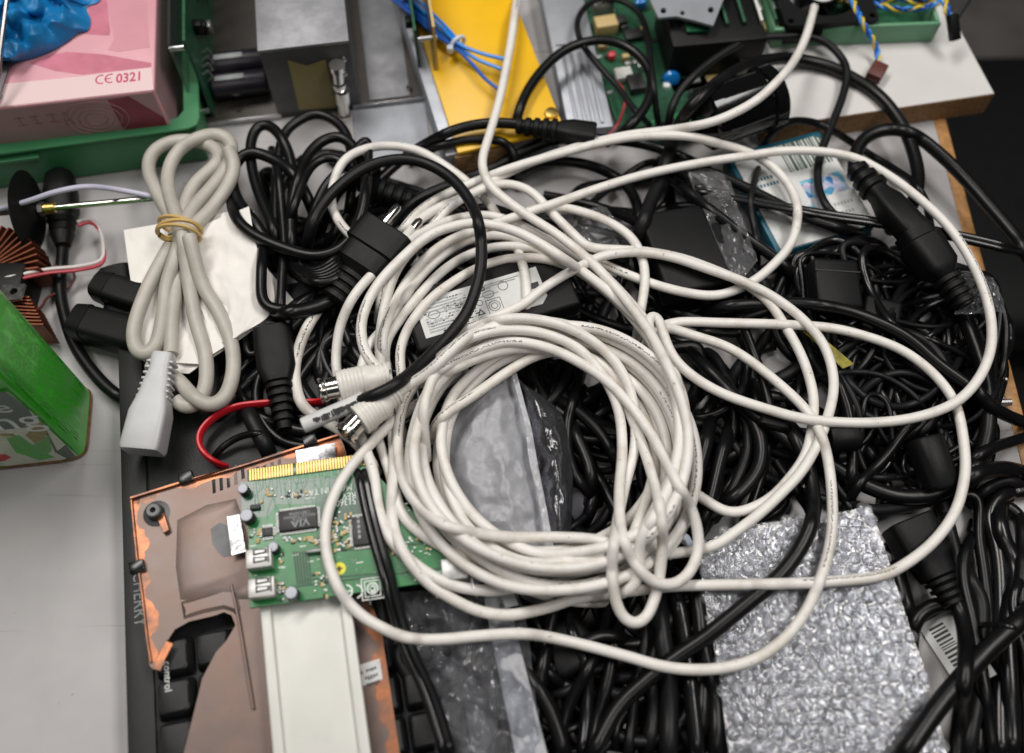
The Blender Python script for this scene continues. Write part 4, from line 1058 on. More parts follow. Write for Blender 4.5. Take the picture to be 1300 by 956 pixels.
bk('thin black cable looping over the board and down the teal carton', [(846, 175), (850, 148), (859, 122), (878, 99), (903, 78), (931, 60), (954, 49), (1000, 46), (1030, 47), (1051, 55), (1070, 75), (1076, 91), (1070, 122), (1056, 158), (1044, 188), (1038, 215), (1040, 244), (1052, 266), (1075, 285)], 2.5, m_black2, zmin=24, stiff=8)
bk('thin black lead slanting from the teal carton top across the grey table', [(960, 195), (985, 165), (1005, 153), (1037, 156), (1066, 171), (1101, 194), (1136, 215), (1160, 232), (1177, 259), (1180, 285), (1190, 310)], 2.3, zmin=5)
bk('black lead running down the left side of the teal carton', [(968, 195), (958, 230), (952, 260), (960, 300), (962, 340)], 2.0, m_black2)
o7, p7 = bk('thick black mains cable arching from the ribbed connector over the table edge', [(1084, 222), (1085, 200), (1092, 181), (1110, 168), (1136, 164), (1163, 172), (1198, 200), (1227, 229), (1256, 262), (1288, 300), (1312, 335)], 4.0, zmin=20, stiff=10, dip=(0, 0))
za = 36
ribplug(o7, P(1084, 212, za), P(1170, 305, za + 4), [(0, 4.5, 4.5, 2)] + ribs(.02, .36, 3, 6.2, 8.0) + [(.40, 6, 6, 3.5), (.52, 8.0, 7.4, 4), (.97, 8.4, 7.8, 4), (1, 7.6, 7, 4)])
o8, p8 = bk('thick black cable dropping from the lower ribbed connector beside the white loop', [(1212, 374), (1222, 395), (1232, 420), (1245, 457), (1254, 501), (1254, 547), (1243, 585), (1225, 625)], 4.2, zmin=22, stiff=9, dip=(0, 1))
ribplug(o8, P(1226, 388, za), P(1158, 294, za + 6), [(0, 5, 5, 2)] + ribs(.02, .40, 4, 6.2, 7.6) + [(.43, 7.6, 7.6, 3.5), (.5, 9.6, 8.8, 5), (.86, 10.4, 9.4, 5), (.88, 9.2, 8.4, 5), (1, 9.2, 8.4, 5)])
bk('black cable bowing across the wire tangle below the ribbed connectors', [(890, 395), (932, 388), (1008, 385), (1066, 392), (1110, 407), (1154, 430), (1192, 463), (1228, 489), (1262, 520)], 3.4, zmin=30)
bk('black cable lying along the lower side of the wire tangle', [(1000, 540), (1030, 570), (1061, 594), (1096, 615), (1140, 630), (1184, 628), (1216, 613), (1242, 588), (1250, 560)], 4.0, zmin=16)
bk('black cable hanging straight down left of the grey table patch', [(1050, 450), (1063, 483), (1075, 515), (1081, 550), (1082, 600), (1075, 640)], 3.0, zmin=14)
bk('small black wire loop on the grey table patch', [(1090, 560), (1096, 524), (1098, 503), (1110, 498), (1125, 509), (1131, 530), (1132, 570), (1128, 610)], 1.5, zmin=2)
bk('thin black wire curving over the grey table patch', [(1000, 488), (1060, 474), (1110, 474), (1145, 490), (1168, 510), (1185, 540)], 1.6, m_black2, zmin=8)
bk('thin black wire arching down to the bubble wrap', [(1150, 548), (1110, 552), (1180, 545), (1230, 535), (1260, 505)][2:] + [(1268, 470)], 1.6, m_black2, zmin=14)
bk('black cable running off the table past the two bare pins', [(1225, 470), (1250, 508), (1275, 526), (1310, 540)], 3.4, zmin=16)
bk('black cable running off the table below the bare pins', [(1215, 600), (1250, 573), (1280, 562), (1315, 552)], 3.0, zmin=12)
bk('black cable slanting across the grey table patch', [(1070, 655), (1090, 615), (1120, 585), (1150, 545), (1180, 510)], 2.6, zmin=10)
# ferrite barrels in the tangle
for lbl, a_, b_, r_ in (('black ferrite barrel on a cable right of the white crossing', (1050, 555, 30), (1090, 553, 30), 7.5), ('black barrel connector hanging below the wire tangle', (1172, 555, 26), (1196, 622, 20), 9)):
    q, w = P(*a_), P(*b_); ln = np.linalg.norm(w - q)
    solo('ferrite_barrel', MB().loft(q, w - q, (0, 0, 1), [(0, r_ * .5, r_ * .5, 2), (.6, r_ * .9, r_ * .9, 2.5), (2, r_, r_, 2.6), (ln - 2, r_, r_, 2.6), (ln - .6, r_ * .9, r_ * .9, 2.5), (ln, r_ * .5, r_ * .5, 2)], 20), m_blackp, lbl, 'connector')
    for t in np.linspace(.1, .9, 6): Hdisc(*(q + (w - q) * t)[:2], q[2], r_)
q, w = P(965, 500, 26), P(985, 592, 24)
yo, yp = bk('black splitter lead forking in two right of the coil', [(985, 585), (1010, 620), (1030, 650), (1040, 690)], 3.0, zmin=12, dip=(0, 1))
ribplug(yo, P(980, 548, 27), P(984, 520, 27), [(0, 5, 5, 3), (.1, 8, 6, 4), (.9, 8, 6, 4), (1, 6, 5, 3)])
bk('black lead above the small forked joint right of the coil', [(930, 380), (950, 430), (968, 480), (979, 525)], 2.6, zmin=22, dip=(1, 0))
bk('black lead leaving the forked joint toward the bubble wrap', [(978, 545), (970, 590), (955, 640), (935, 680)], 2.6, zmin=16, dip=(0, 1))
# bare metal pins on the wood edge
for k, (a_, b_) in enumerate((((1256, 481), (1277, 483)), ((1256, 512), (1283, 511)))):
    solo('metal_pin', MB().tube([P(a_[0], a_[1], 4), P(b_[0], b_[1], 4)], 2.0, 10), m_steel, 'short bare metal pin lying on the wooden table edge', 'pin', 'bare pins on the table edge')
# --- cables under the coil, seen right of it
for k, (pp, r_) in enumerate((([(880, 480), (930, 505), (962, 545), (965, 590), (940, 625), (900, 650)], 3.6), ([(905, 520), (895, 570), (880, 620), (870, 660)], 3.6), ([(930, 530), (915, 580), (900, 640), (880, 690)], 3.4), ([(870, 440), (900, 470), (950, 520), (1000, 560), (1040, 600)], 3.2), ([(715, 520), (735, 560), (750, 600), (748, 640)], 3.2), ([(690, 500), (730, 520), (770, 560), (790, 610)], 3.0), ([(740, 470), (720, 540), (728, 600), (760, 640)], 2.8))):
    bk('black cable seen through the gaps around the white coil', pp, r_, group='black cables around the white coil', zmin=24)
# --- bottom of the heap
for k, (pp, r_) in enumerate((([(800, 700), (806, 745), (790, 800), (771, 866), (758, 925), (752, 985)], 4.4), ([(825, 700), (836, 753), (843, 810), (848, 870), (852, 985)], 4.2), ([(846, 700), (858, 748), (872, 800), (880, 860), (892, 985)], 4.4), ([(865, 700), (880, 760), (893, 820), (903, 900), (908, 985)], 3.8), ([(780, 690), (822, 760), (816, 820), (806, 890), (800, 985)], 3.6), ([(735, 745), (726, 790), (745, 850), (742, 905), (730, 985)], 3.4), ([(760, 720), (772, 780), (756, 840), (728, 900), (700, 985)], 3.8))):
    bk('black cable running down between the plastic bag and the bubble wrap', pp, r_ * (.7, 1.05, .85, 1.0, .65, .9, .75)[k], (m_black, m_black2, m_blackg)[k % 3], group='black cables at the front of the heap', zmin=8, jit=6)
bk('thick black cable running straight down right of the clear bag', [(716, 715), (704, 765), (694, 815), (685, 870), (680, 910), (670, 985)], 3.4, zmin=22)
bk('black cable slanting down across the clear bag', [(610, 745), (628, 790), (648, 825), (674, 862), (700, 905), (725, 985)], 3.6, zmin=24)
bk('short black cable below the bag beside the slanting one', [(636, 790), (637, 830), (641, 875), (642, 910), (636, 985)], 3.6, zmin=14)
# plug with bare contact pins
pl, _ = bk('black lead of the plug with bare pins at the front', [(800, 815), (772, 806), (748, 812), (735, 822)], 3.0, zmin=12, dip=(1, 0))
q, w = P(752, 812, 16), P(700, 832, 15)
ribplug(pl, q, w, [(0, 5, 5, 3), (.2, 12, 8, 4), (.85, 13, 9, 5), (1, 12, 8, 5)])
for d_ in (-8, 8):
    a_ = w + np.array((d_ * .3, d_, 0)); part('pin', MB().loft(a_, w - q + np.array((0, -22, 0)), (0, 0, 1), [(0, 2.2, 2.2, 2), (16, 2.2, 2.2, 2), (18, 1.2, 1.2, 2)], 14), m_chrome, pl, world=True)

# --- right bundle
GB = 'black cables of the tied hank in the front right corner'
hl = 'black cable strand of the tied hank beside the bubble wrap'
for k, (pp, r_) in enumerate((([(1205, 668), (1212, 640), (1229, 624), (1246, 634), (1244, 685), (1250, 735), (1252, 800), (1248, 895), (1246, 985)], 3.6), ([(1234, 985), (1232, 900), (1228, 800), (1218, 730), (1203, 680), (1196, 640)], 3.4), ([(1310, 622), (1273, 630), (1259, 657), (1262, 702), (1268, 760), (1269, 895), (1272, 985)], 4.2), ([(1212, 625), (1235, 604), (1270, 595), (1312, 604)], 4.2), ([(1232, 640), (1250, 618), (1285, 612), (1312, 622)], 3.8), ([(1288, 985), (1284, 890), (1283, 800), (1284, 720), (1275, 680), (1264, 640), (1280, 630)], 4.0), ([(1304, 985), (1300, 895), (1296, 800), (1300, 700), (1294, 660), (1280, 642)], 4.0), ([(1220, 700), (1232, 740), (1244, 770), (1240, 850), (1236, 890), (1224, 985)], 3.4), ([(1312, 720), (1290, 760), (1296, 830), (1306, 880), (1316, 960)], 3.6), ([(1240, 660), (1222, 720), (1236, 790), (1256, 895), (1262, 985)], 3.2))):
    bk(hl, pp, r_ * (.8, 1.1, .95, 1.0, .75, 1.05, .85, 1.15, .7, 1.0)[k], (m_black, m_black2, m_blackg)[k % 3], group=GB, zmin=8, jit=4.5)
bk('thick black cable slanting across the tied hank', [(1318, 760), (1300, 783), (1270, 810), (1249, 830), (1215, 868), (1185, 905), (1130, 985)], 4.6, zmin=30)
bk('black cable arching over the barcode label', [(1155, 830), (1158, 800), (1165, 783), (1185, 769), (1215, 768), (1242, 788)], 3.8, zmin=8)
bk('black cable tie strand around the tied hank', [(1236, 796), (1248, 793), (1270, 793), (1290, 798), (1305, 795)], 1.4, m_blackg, zmin=18)
pf_ = Frame(P(1216, 862, 6), P(1238, 850, 10), P(1196, 778, 6))
pb = thing('barcode_tag', 'white paper tag with barcode under the arching black cable', 'tag', pf_)
part('paper', MB().box(-2, -6, -.6, 16, pf_.ly, 0), m_paper, pb)
yy = 2
while yy < pf_.ly - 3:
    ww = rnd.choice((.5, .8, 1.2)); part('barcode_bar', MB().box(1.5, yy, .02, 9, yy + ww, .08), m_ink, pb); yy += ww + rnd.choice((.6, .9, 1.1))
text('lettering', '0082', 3.4, 15, 8, .05, 90, m_ink, pb)
# appliance plug right of the bubble wrap
oq, _ = bk('black appliance plug with ribbed collar right of the bubble wrap', [(1205, 745), (1218, 775), (1226, 810), (1225, 860), (1220, 900), (1210, 985)], 3.6, zmin=10, dip=(0, 0))
ribplug(oq, P(1150, 662, 20), P(1212, 770, 18), [(0, 11, 8.5, 6), (.02, 12, 9.4, 6), (.44, 11.5, 9, 5), (.48, 9.4, 8.2, 4), (.66, 8.2, 7.8, 3)] + ribs(.68, 1.0, 4, 7.4, 5))
bk('black lead tucked along the right edge of the bubble wrap', [(1132, 690), (1140, 730), (1150, 770), (1156, 800)], 4.4, zmin=6)
for t in np.linspace(0, .7, 10): Hdisc(*(P(1150, 662, 20) * (1 - t) + P(1212, 770, 18) * t)[:2], 18, 10)
# --- left: euro plug and cables
o, p = bk('black lead of the flat ribbed plug left of the white connectors', [(352, 520), (360, 540), (385, 548), (420, 545)], 3.4, zmin=26, dip=(0, 1))
ribplug(o, P(346, 418, 32), P(362, 546, 30), [(0, 9, 7, 4), (.02, 10, 8, 4), (.2, 10.5, 8, 4), (.42, 10, 8, 4), (.55, 7.4, 7, 3)] + ribs(.57, .95, 5, 7.2, 5.2, .72) + [(1, 4, 4, 2)])
bk('stiff black lead with grey tip pointing at the copper plate', [(307, 500), (318, 530), (335, 562), (348, 590)], 4.2, m_black2, zmin=28)
bk('thin black wire curling under the red strap', [(262, 600), (275, 575), (300, 556), (330, 550), (360, 560)], 1.8, zmin=24)
bk('thin black cable dropping from the napkin to the flat plug', [(332, 400), (334, 440), (316, 452), (312, 430), (318, 405)], 2.2, zmin=30)
# red strap
rs = drape([(434, 508), (400, 511), (365, 510), (326, 513), (298, 517), (270, 531), (252, 553), (256, 573), (275, 588), (300, 600)], 3.2, zmin=28, stiff=6)
solo('red_strap', MB().tube(rs, 1.6, 10, 2.0), m_red, 'bright red flat strap curling above the copper plate', 'strap')
# ================================================================== napkin
def slab(mb, t):
    n = len(mb.v); f = list(mb.f); cnt = {}
    for q in f:
        for i in range(4):
            e = (q[i], q[(i + 1) % 4]); cnt[e] = 1
    side = [(b, a, a + n, b + n) for (a, b) in cnt if (b, a) not in cnt]
    mb.v += [(x, y, z - t) for x, y, z in mb.v]
    mb.f = f + [tuple(i + n for i in reversed(q)) for q in f] + side
    return mb
nk = thing('napkin', 'folded white paper napkin under the grey cable bundle', 'napkin', flat(250, 380, 20))
part('layer', slab(sheet([(160, 296), (168, 345), (180, 420), (190, 474)], [(322, 268), (333, 320), (343, 395), (240, 474)], lambda u, v: 24 + 6 * u + 1.5 * abs(math.sin(6 * u + 2 * v)), 2.2, 34, 44, 44, 1.2, True), .8), m_tissue, nk, world=True, sharp=60)
part('layer', slab(sheet([(157, 292), (165, 350), (174, 410), (182, 458)], [(318, 264), (328, 318), (345, 392), (252, 462)], lambda u, v: 26.5 + 6 * u + 1.6 * abs(math.sin(5 * u - 3 * v)), 2.4, 30, 44, 44, 4.2, True), .8), m_tissue, nk, world=True, sharp=60)
part('layer', slab(sheet([(222, 300), (238, 350), (262, 410), (268, 440)], [(316, 262), (325, 310), (346, 390), (300, 428)], lambda u, v: 31 + 5 * u + 1.8 * abs(math.sin(4 * u - 2 * v + .6)), 2.2, 26, 40, 40, 7.7, True), .8), m_tissue, nk, world=True, sharp=60)
Hpoly([P(x, y, 30) for x, y in ((157, 292), (318, 264), (345, 392), (240, 474), (190, 474))], 31)
solo('paper_slip', slab(sheet([(330, 330), (322, 415)], [(372, 380), (366, 405)], 25, .5, 30, 12, 12, 2.0, False), .4), m_tissue, 'small white paper corner sticking out right of the napkin', 'paper')

# ================================================================== hank of black cable, upper left
GH_ = 'black cables of the looped hank behind the napkin'
hk_l = 'black cable loop of the hank between grey bundle and white coil'
HKL = ['tallest black loop of the hank behind the napkin', 'narrow black loop at the left of the hank behind the napkin', 'leftmost bulging black loop of the hank behind the napkin', 'straight black strand through the middle of the hank', 'wide black loop at the right of the hank behind the napkin', 'small black loop inside the right of the hank', 'thin pointed black loop at the right end of the hank', 'black strand sagging across the front of the hank', 'black lead dropping from the hank along the napkin edge']
for k, pp in enumerate((
    [(352, 330), (350, 250), (358, 177), (378, 154), (403, 144), (426, 154), (440, 171), (448, 215), (440, 290)],
    [(360, 335), (345, 285), (335, 262), (321, 220), (318, 183), (326, 161), (338, 157), (355, 171), (369, 203), (372, 250), (368, 320)],
    [(350, 340), (332, 295), (301, 254), (294, 222), (304, 200), (321, 193), (349, 203), (372, 220), (390, 250), (405, 290)],
    [(345, 190), (353, 220), (358, 270), (361, 311), (358, 350), (356, 400), (352, 425)],
    [(372, 345), (369, 277), (375, 240), (389, 200), (412, 177), (435, 174), (452, 191), (463, 225), (462, 265), (450, 300)],
    [(360, 300), (392, 215), (420, 200), (440, 210), (458, 240)],
    [(388, 330), (392, 290), (410, 240), (432, 215), (460, 180), (467, 176), (468, 200), (463, 254), (452, 291), (440, 330)],
    [(292, 240), (298, 274), (321, 297), (363, 316), (400, 325), (432, 316), (452, 291), (463, 254), (466, 205)],
    [(335, 300), (332, 340), (333, 382), (349, 393), (378, 393), (405, 388)])):
    bk(HKL[k], pp, (3.0, 3.2, 3.4, 2.6, 3.2, 2.6, 2.6, 3.2, 3.0)[k], group=GH_, zmin=26 + k * 2.0, stiff=8, lift=1.5)
for k in range(6):
    a_ = 395 + k * 3; bk('black cable turn at the bottom of the looped hank', [(a_ - 36, 322 + k * 4), (a_ - 20, 340 + k * 3), (a_ + 5, 344 + k * 3), (a_ + 30, 330 + k * 3), (a_ + 46, 308 + k * 2)], 2.4, group='lower turns of the looped hank', zmin=24)
rq, _ = bk('black lead with round ribbed grommet behind the looped hank', [(405, 300), (425, 250), (450, 225), (478, 215)], 3.0, zmin=14)
ribplug(rq, P(470, 240, 16), P(545, 262, 12), [(0, 8, 7, 3), (.1, 9, 8, 3)] + ribs(.15, .9, 5, 8, 5))
# schuko plug
sk, _ = bk('thick black lead of the two-pin mains plug beside the white coil', [(340, 400), (375, 396), (405, 389), (430, 375)], 4.0, zmin=30, dip=(1, 0))
q, w = P(424, 384, 40), P(497, 297, 46)
ribplug(sk, q, w, [(0, 4.5, 4.5, 2)] + ribs(.02, .40, 4, 8, 9.5, .8) + [(.42, 9, 9, 3.5), (.46, 14, 11, 5), (.66, 14.5, 11.5, 5), (.68, 16.5, 13, 6), (.98, 16.5, 13, 6), (1, 15.5, 12, 6)])
ax_ = (w - q) / np.linalg.norm(w - q); sd = np.cross(ax_, (0, 0, 1))
for d_ in (-7.5, 8):
    part('pin', MB().loft(w + sd * d_, ax_, (0, 0, 1), [(0, 2.6, 2.6, 2), (14, 2.6, 2.6, 2), (16, 1.5, 1.5, 2)], 16), m_chrome, sk, world=True)
for t in np.linspace(0, 1, 12): Hdisc(*(q + (w - q) * t)[:2], 40 + 6 * t, 11)

# ================================================================== grey bundle with rubber band
gz = dict(zmin=33, stiff=8, dip=(0, 0))
gp = [(222, 300), (221, 284), (201, 248), (188, 217), (193, 194), (213, 181), (238, 178), (264, 183), (280, 198), (272, 212), (250, 230), (236, 256), (233, 284), (232, 310), (226, 350), (219, 401), (217, 450)]
g0, _ = cable('grey_cable', 'grey power cable bundled with a tan rubber band on the napkin', gp, 3.9, m_grey_cable, n=14, **gz)
for pp in ([(228, 310), (227, 284), (215, 248), (213, 220), (224, 194), (247, 177), (275, 170), (294, 180), (292, 205), (272, 234), (247, 262), (234, 284), (228, 310), (212, 360), (207, 401), (199, 439), (186, 451), (174, 447), (169, 428), (174, 401), (190, 360), (216, 312)],
           [(236, 312), (246, 288), (264, 270), (287, 240), (298, 212), (290, 190)],
           [(232, 296), (236, 330), (247, 401), (261, 450), (261, 491), (250, 513), (234, 518), (224, 508)],
           [(240, 300), (256, 360), (277, 395), (294, 436), (296, 474), (286, 504), (267, 515), (245, 504), (228, 484), (206, 470), (190, 462)]):
    pts = drape(pp, 3.9, **gz); part('cable_turn', MB().tube(pts, 3.9, 14), m_grey_cable, g0, world=True, sharp=60)
c0 = P(231, 298, 38)
for k, (dy_, tl) in enumerate(((0, .10), (-3.0, -.05), (2.4, -.18))):
    rb = MB().tube([c0 + np.array((11.5 * math.cos(t), dy_ + 11.5 * math.cos(t) * tl, max(9.5 * math.sin(t), -6) + 4.5)) for t in np.linspace(0, 6.2832, 33)], .95, 8, 1.3)
    part('rubber_band', rb, m_rubber, g0, world=True)
q, w = P(209, 450, 42), P(181, 574, 36); ax = w - q; ln = np.linalg.norm(ax)
gpz = part('plug', MB().loft(q, ax, (0, 0, 1), [(0, 5.2, 5, 4), (2, 5.6, 5.5, 4), (8, 5.2, 5, 4), (16, 6.6, 5.6, 5), (22, 7.2, 6, 6), (32, 9.6, 7.6, 7), (ln - 2, 10, 8.2, 7), (ln, 9.4, 7.6, 7)], 28), M('grey plug plastic', (.50, .50, .51), .4, var=.08, vs=12, bump=.1, bs=1), g0, world=True)
axn = ax / ln; sd = np.cross(axn, (0, 0, 1))
for k in range(9):
    c_ = q + axn * (5 + k * 3.1) - sd * (-5.4 - .2 * k) * (-1)
    for sg in (-1, 1):
        c_ = q + axn * (5 + k * 3.1) + sd * sg * (5.6 + .22 * k)
        part('grip_rib', MB().loft(c_ - axn * .6, axn, (0, 0, 1), [(0, 1.0, 4.4, 4), (.3, 1.5, 4.8, 4), (1.2, 1.5, 4.8, 4), (1.5, 1.0, 4.4, 4)], 10), gpz.data.materials[0], gpz, world=True)

# ================================================================== copper plated shield
cf = Frame(P(165, 632, 33), P(437, 552, 33), P(190, 845, 30))
cf = Frame(P(190, 845, 30), P(190, 845, 30) + (P(428, 552, 33) - P(165, 632, 33)), P(165, 632, 33))
cp = thing('copper_shield', 'copper plated shield plate with torn opening under the green card', 'shield plate', cf)
OUT = [(165, 632), (234, 610), (301, 592), (370, 570), (430, 551), (437, 566), (443, 590), (455, 660), (470, 760), (484, 800), (490, 838), (512, 985), (400, 985), (300, 985), (226, 985), (257, 861), (274, 828), (287, 814), (299, 794), (294, 781), (284, 777), (274, 781), (240, 789), (222, 799), (212, 814), (202, 834), (195, 851), (190, 845), (186, 812), (180, 757), (178, 735), (172, 707)]
slots = []
for k in range(10):
    x_, y_ = 270 + k * 9.2, 627 - k * 3.6 - (4 if k > 3 else 0); h_ = 24 if k < 4 else 16
    slots.append([(x_, y_), (x_ + 4.2, y_ - 1.5), (x_ + 3.0, y_ - 1.5 - h_), (x_ - 1.2, y_ - h_)])
base = part('plate', MB().prism(pxpoly(cf, OUT), -1.6, 0, [pxpoly(cf, s_) for s_ in slots]), m_copper, cp, bevel=.25)
Hpoly([P(x, y, 31) for x, y in OUT], 33)
def strip(pts, w_, h_, mat, nm, z0=0.02):
    q = [cf.loc(*a) for a in pts]; L2 = []; R2 = []
    for i in range(len(q)):
        a = q[max(i - 1, 0)]; b = q[min(i + 1, len(q) - 1)]; d = math.hypot(b[0] - a[0], b[1] - a[1]); nx, ny = -(b[1] - a[1]) / d, (b[0] - a[0]) / d
        L2.append((q[i][0], q[i][1])); R2.append((q[i][0] - nx * w_, q[i][1] - ny * w_))
    return part(nm, MB().prism(L2 + R2[::-1], z0, h_), mat, cp, bevel=.3)
def ragged(pts, w0, w1, seed):
    q = crom([cf.loc(*a) for a in pts], 1.6); L2 = []; R2 = []
    for i in range(len(q)):
        a = q[max(i - 1, 0)]; b = q[min(i + 1, len(q) - 1)]; d = math.hypot(b[0] - a[0], b[1] - a[1]) or 1; nx, ny = -(b[1] - a[1]) / d, (b[0] - a[0]) / d
        w_ = w0 + (w1 - w0) * max(0, min(1, .5 + 1.1 * noise.fractal(Vector((i * .13, seed, 0)), 1, 2, 4)))
        L2.append(tuple(q[i])); R2.append((q[i][0] - nx * w_, q[i][1] - ny * w_))
    part('bare_copper', MB().prism(L2 + R2[::-1], .01, .06), m_copper_edge, cp)
TOPE = [(166, 632), (234, 611), (301, 593), (370, 571), (430, 552)]
LFTE = [(191, 842), (186, 812), (180, 757), (173, 707), (166, 634)]
ragged(TOPE, 1.5, 5.0, 1.0); ragged(LFTE, 1.5, 7.0, 2.0)
ragged([(429, 553), (437, 567), (443, 592), (452, 640)], 3, 9, 3.0); ragged([(470, 764), (484, 800), (490, 838), (510, 975)], 3, 9, 4.0)
strip(TOPE, 1.3, 2.0, m_copper_edge, 'flange', .07)
strip(LFTE, 1.0, 1.3, m_copper_edge, 'flange', .07)
strip([(194, 850), (201, 832), (211, 813)], 4.0, .8, m_copper_edge, 'torn_lip', .08)
# stepped floor of the shield
def mesa(pts, h, inset=3.0):
    q = crom([cf.loc(*a) for a in pts + pts[:1]], 4.0)[:-1]; n_ = len(q); top = []
    ar = sum(q[i][0] * q[(i + 1) % n_][1] - q[(i + 1) % n_][0] * q[i][1] for i in range(n_)); sg = 1 if ar > 0 else -1
    for i in range(n_):
        a, b = q[i - 2], q[(i + 2) % n_]; d = math.hypot(b[0] - a[0], b[1] - a[1]) or 1
        top.append((q[i][0] - sg * (b[1] - a[1]) / d * inset, q[i][1] + sg * (b[0] - a[0]) / d * inset))
    if sg < 0: q = q[::-1]; top = top[::-1]
    tri = tessellate_polygon([[Vector((a[0], a[1], 0)) for a in top]])
    fs = [(i, (i + 1) % n_, (i + 1) % n_ + n_, i + n_) for i in range(n_)]
    for t in tri:
        a, b, c = (top[i] for i in t)
        t = t if (b[0] - a[0]) * (c[1] - a[1]) - (b[1] - a[1]) * (c[0] - a[0]) > 0 else (t[0], t[2], t[1])
        fs.append(tuple(i + n_ for i in t))
    part('raised_floor', MB().add([(a[0], a[1], -.1) for a in q] + [(a[0], a[1], h) for a in top], fs), m_copper, cp, sharp=20)
def lin(pts):
    o = []
    for i in range(len(pts)):
        a, b = pts[i], pts[(i + 1) % len(pts)]; o += [a, ((a[0] * 2 + b[0]) / 3, (a[1] * 2 + b[1]) / 3), ((a[0] + 2 * b[0]) / 3, (a[1] + 2 * b[1]) / 3)]
    return o
mesa(lin([(224, 660), (262, 640), (300, 632), (310, 660), (330, 750), (330, 762), (228, 762), (222, 720)]), .9, 4.0)
mesa(lin([(229, 764), (298, 742), (306, 772), (304, 790), (296, 778), (284, 774), (260, 779), (233, 787)]), .8, 2.0)
strip([(296, 742), (306, 790), (324, 900)], 1.2, 1.9, m_copper, 'ridge', .9)
b0 = cf.loc(199, 652)
sc_ = part('screw_boss', MB().loft((b0[0], b0[1], 0), (0, 0, 1), (0, 1, 0), [(0, 6.5, 6.5, 2), (.8, 4.2, 4.2, 2), (6, 3.6, 3.6, 2), (6.4, 3.0, 3.0, 2), (6.3, 1.4, 1.4, 2), (3, 1.2, 1.2, 2)], 20), m_alu_dark, cp)
part('boss_rib', MB().prism([(b0[0] + 2, b0[1] - 12), (b0[0] + 5, b0[1] - 11), (b0[0] + 4, b0[1] - 1), (b0[0], b0[1] - 2)], .02, 2.6), m_copper_edge, cp, bevel=.6)
for q in ((237, 607), (394, 560), (175, 720)):
    a = cf.loc(*q); part('clip_notch', MB().box(a[0] - 3.5, a[1] - 3.0, -1.7, a[0] + 3.5, a[1] + 2.6, 2.8, .6), m_blackg, cp)
part('foil_tape', slab(sheet([(375, 572), (378, 592)], [(425, 562), (428, 590)], 36.0, .5, 7, 18, 10, 1.1), .2), m_foil, cp, world=True)
part('foil_tape', slab(sheet([(288, 656), (294, 705)], [(304, 653), (312, 700)], 36.4, .5, 7, 8, 16, 5.1), .2), m_foil, cp, world=True)
part('smear', MB().prism(pxpoly(cf, [(268, 672), (280, 664), (290, 668), (294, 706), (284, 708), (276, 700), (270, 690)]), 1.02, 1.10), m_alu_dark, cp)
lf = [cf.loc(*q) for q in ((443, 849), (482, 836), (486, 862), (441, 878))]
lbl = part('paper_label', MB().prism(lf, .03, .25), m_paper, cp)
lx0, ly0 = cf.loc(477, 846); ang = math.degrees(math.atan2(lf[1][1] - lf[0][1], lf[1][0] - lf[0][0])) + 180
for k, wd in enumerate((15, 16, 11)):
    for j in range(int(wd / 1.5)):
        m3 = Matrix.Translation((lx0, ly0, .27)) @ Matrix.Rotation(math.radians(ang), 4, 'Z') @ Matrix.Translation((j * 1.25, k * 3.0, 0))
        if rnd.random() < .88: part('printed_mark', MB().obox(m3, 0, 0, 0, .8, rnd.choice((1.2, 1.5, 1.8)), .05), m_ink, lbl)
# white bay cover
yv_ = P(331, 768, 38) - P(340, 868, 38); xv_ = np.array((yv_[1], -yv_[0], 0)); ov_ = P(340, 868, 38) - yv_ * 1.2
vf_ = Frame(ov_, ov_ + xv_ / np.linalg.norm(xv_) * 40.5, P(331, 768, 38))
vc = thing('bay_cover', 'white plastic bay cover lying between copper shield and green card', 'cover', vf_)
vw = vf_.lx
part('panel', MB().box(0, 0, -2, vw, vf_.ly + 14, 0, .5), m_cover, vc)
for x_ in (0, vw - 4.6): part('rim', MB().box(x_, -.1, .02, x_ + 4.6, vf_.ly + 14, 2.6, .7), m_cover, vc)
Hpoly([vf_.w(*q) for q in ((0, 0), (vw, 0), (vw, 90), (0, 90))], 40)

# ================================================================== green expansion card
zf = Frame(P(317, 772, 45), P(597, 732, 47), P(299, 598, 46))
pc = thing('expansion_card', 'green expansion card with gold edge contacts lying on the copper shield', 'circuit board', zf)
W_, H_ = zf.lx, zf.ly
part('board', MB().prism([(0, 0), (W_, 0), (W_, 24), (W_ * .80, 30), (W_ * .62, H_ - 12), (W_ * .60, H_ - 6.5), (0, H_ - 6.5)], -1.5, 0), m_pcb, pc, bevel=.15)
tab = min(zf.loc(446, 600)[0], W_ * .6 - 9)
part('contact_tab', MB().box(0.2, H_ - 6.6, -1.4, tab + 8, H_, -.05, .1), m_pcb2, pc)
ec = MB(); x_ = 1.0
while x_ < tab + 6:
    if not 21 < x_ < 22.6: ec.box(x_, H_ - 5.8, -.04, x_ + .80, H_ - .2, .06)
    x_ += 1.32
part('gold_contact', ec, m_gold, pc, kind='stuff')
def zp(pts): return [zf.loc(*q) for q in pts]
part('trace_field', MB().prism(zp([(305, 612), (448, 604), (470, 640), (470, 666), (408, 668), (404, 640), (352, 640), (340, 655), (308, 660)]), .01, .05), m_pcb2, pc)
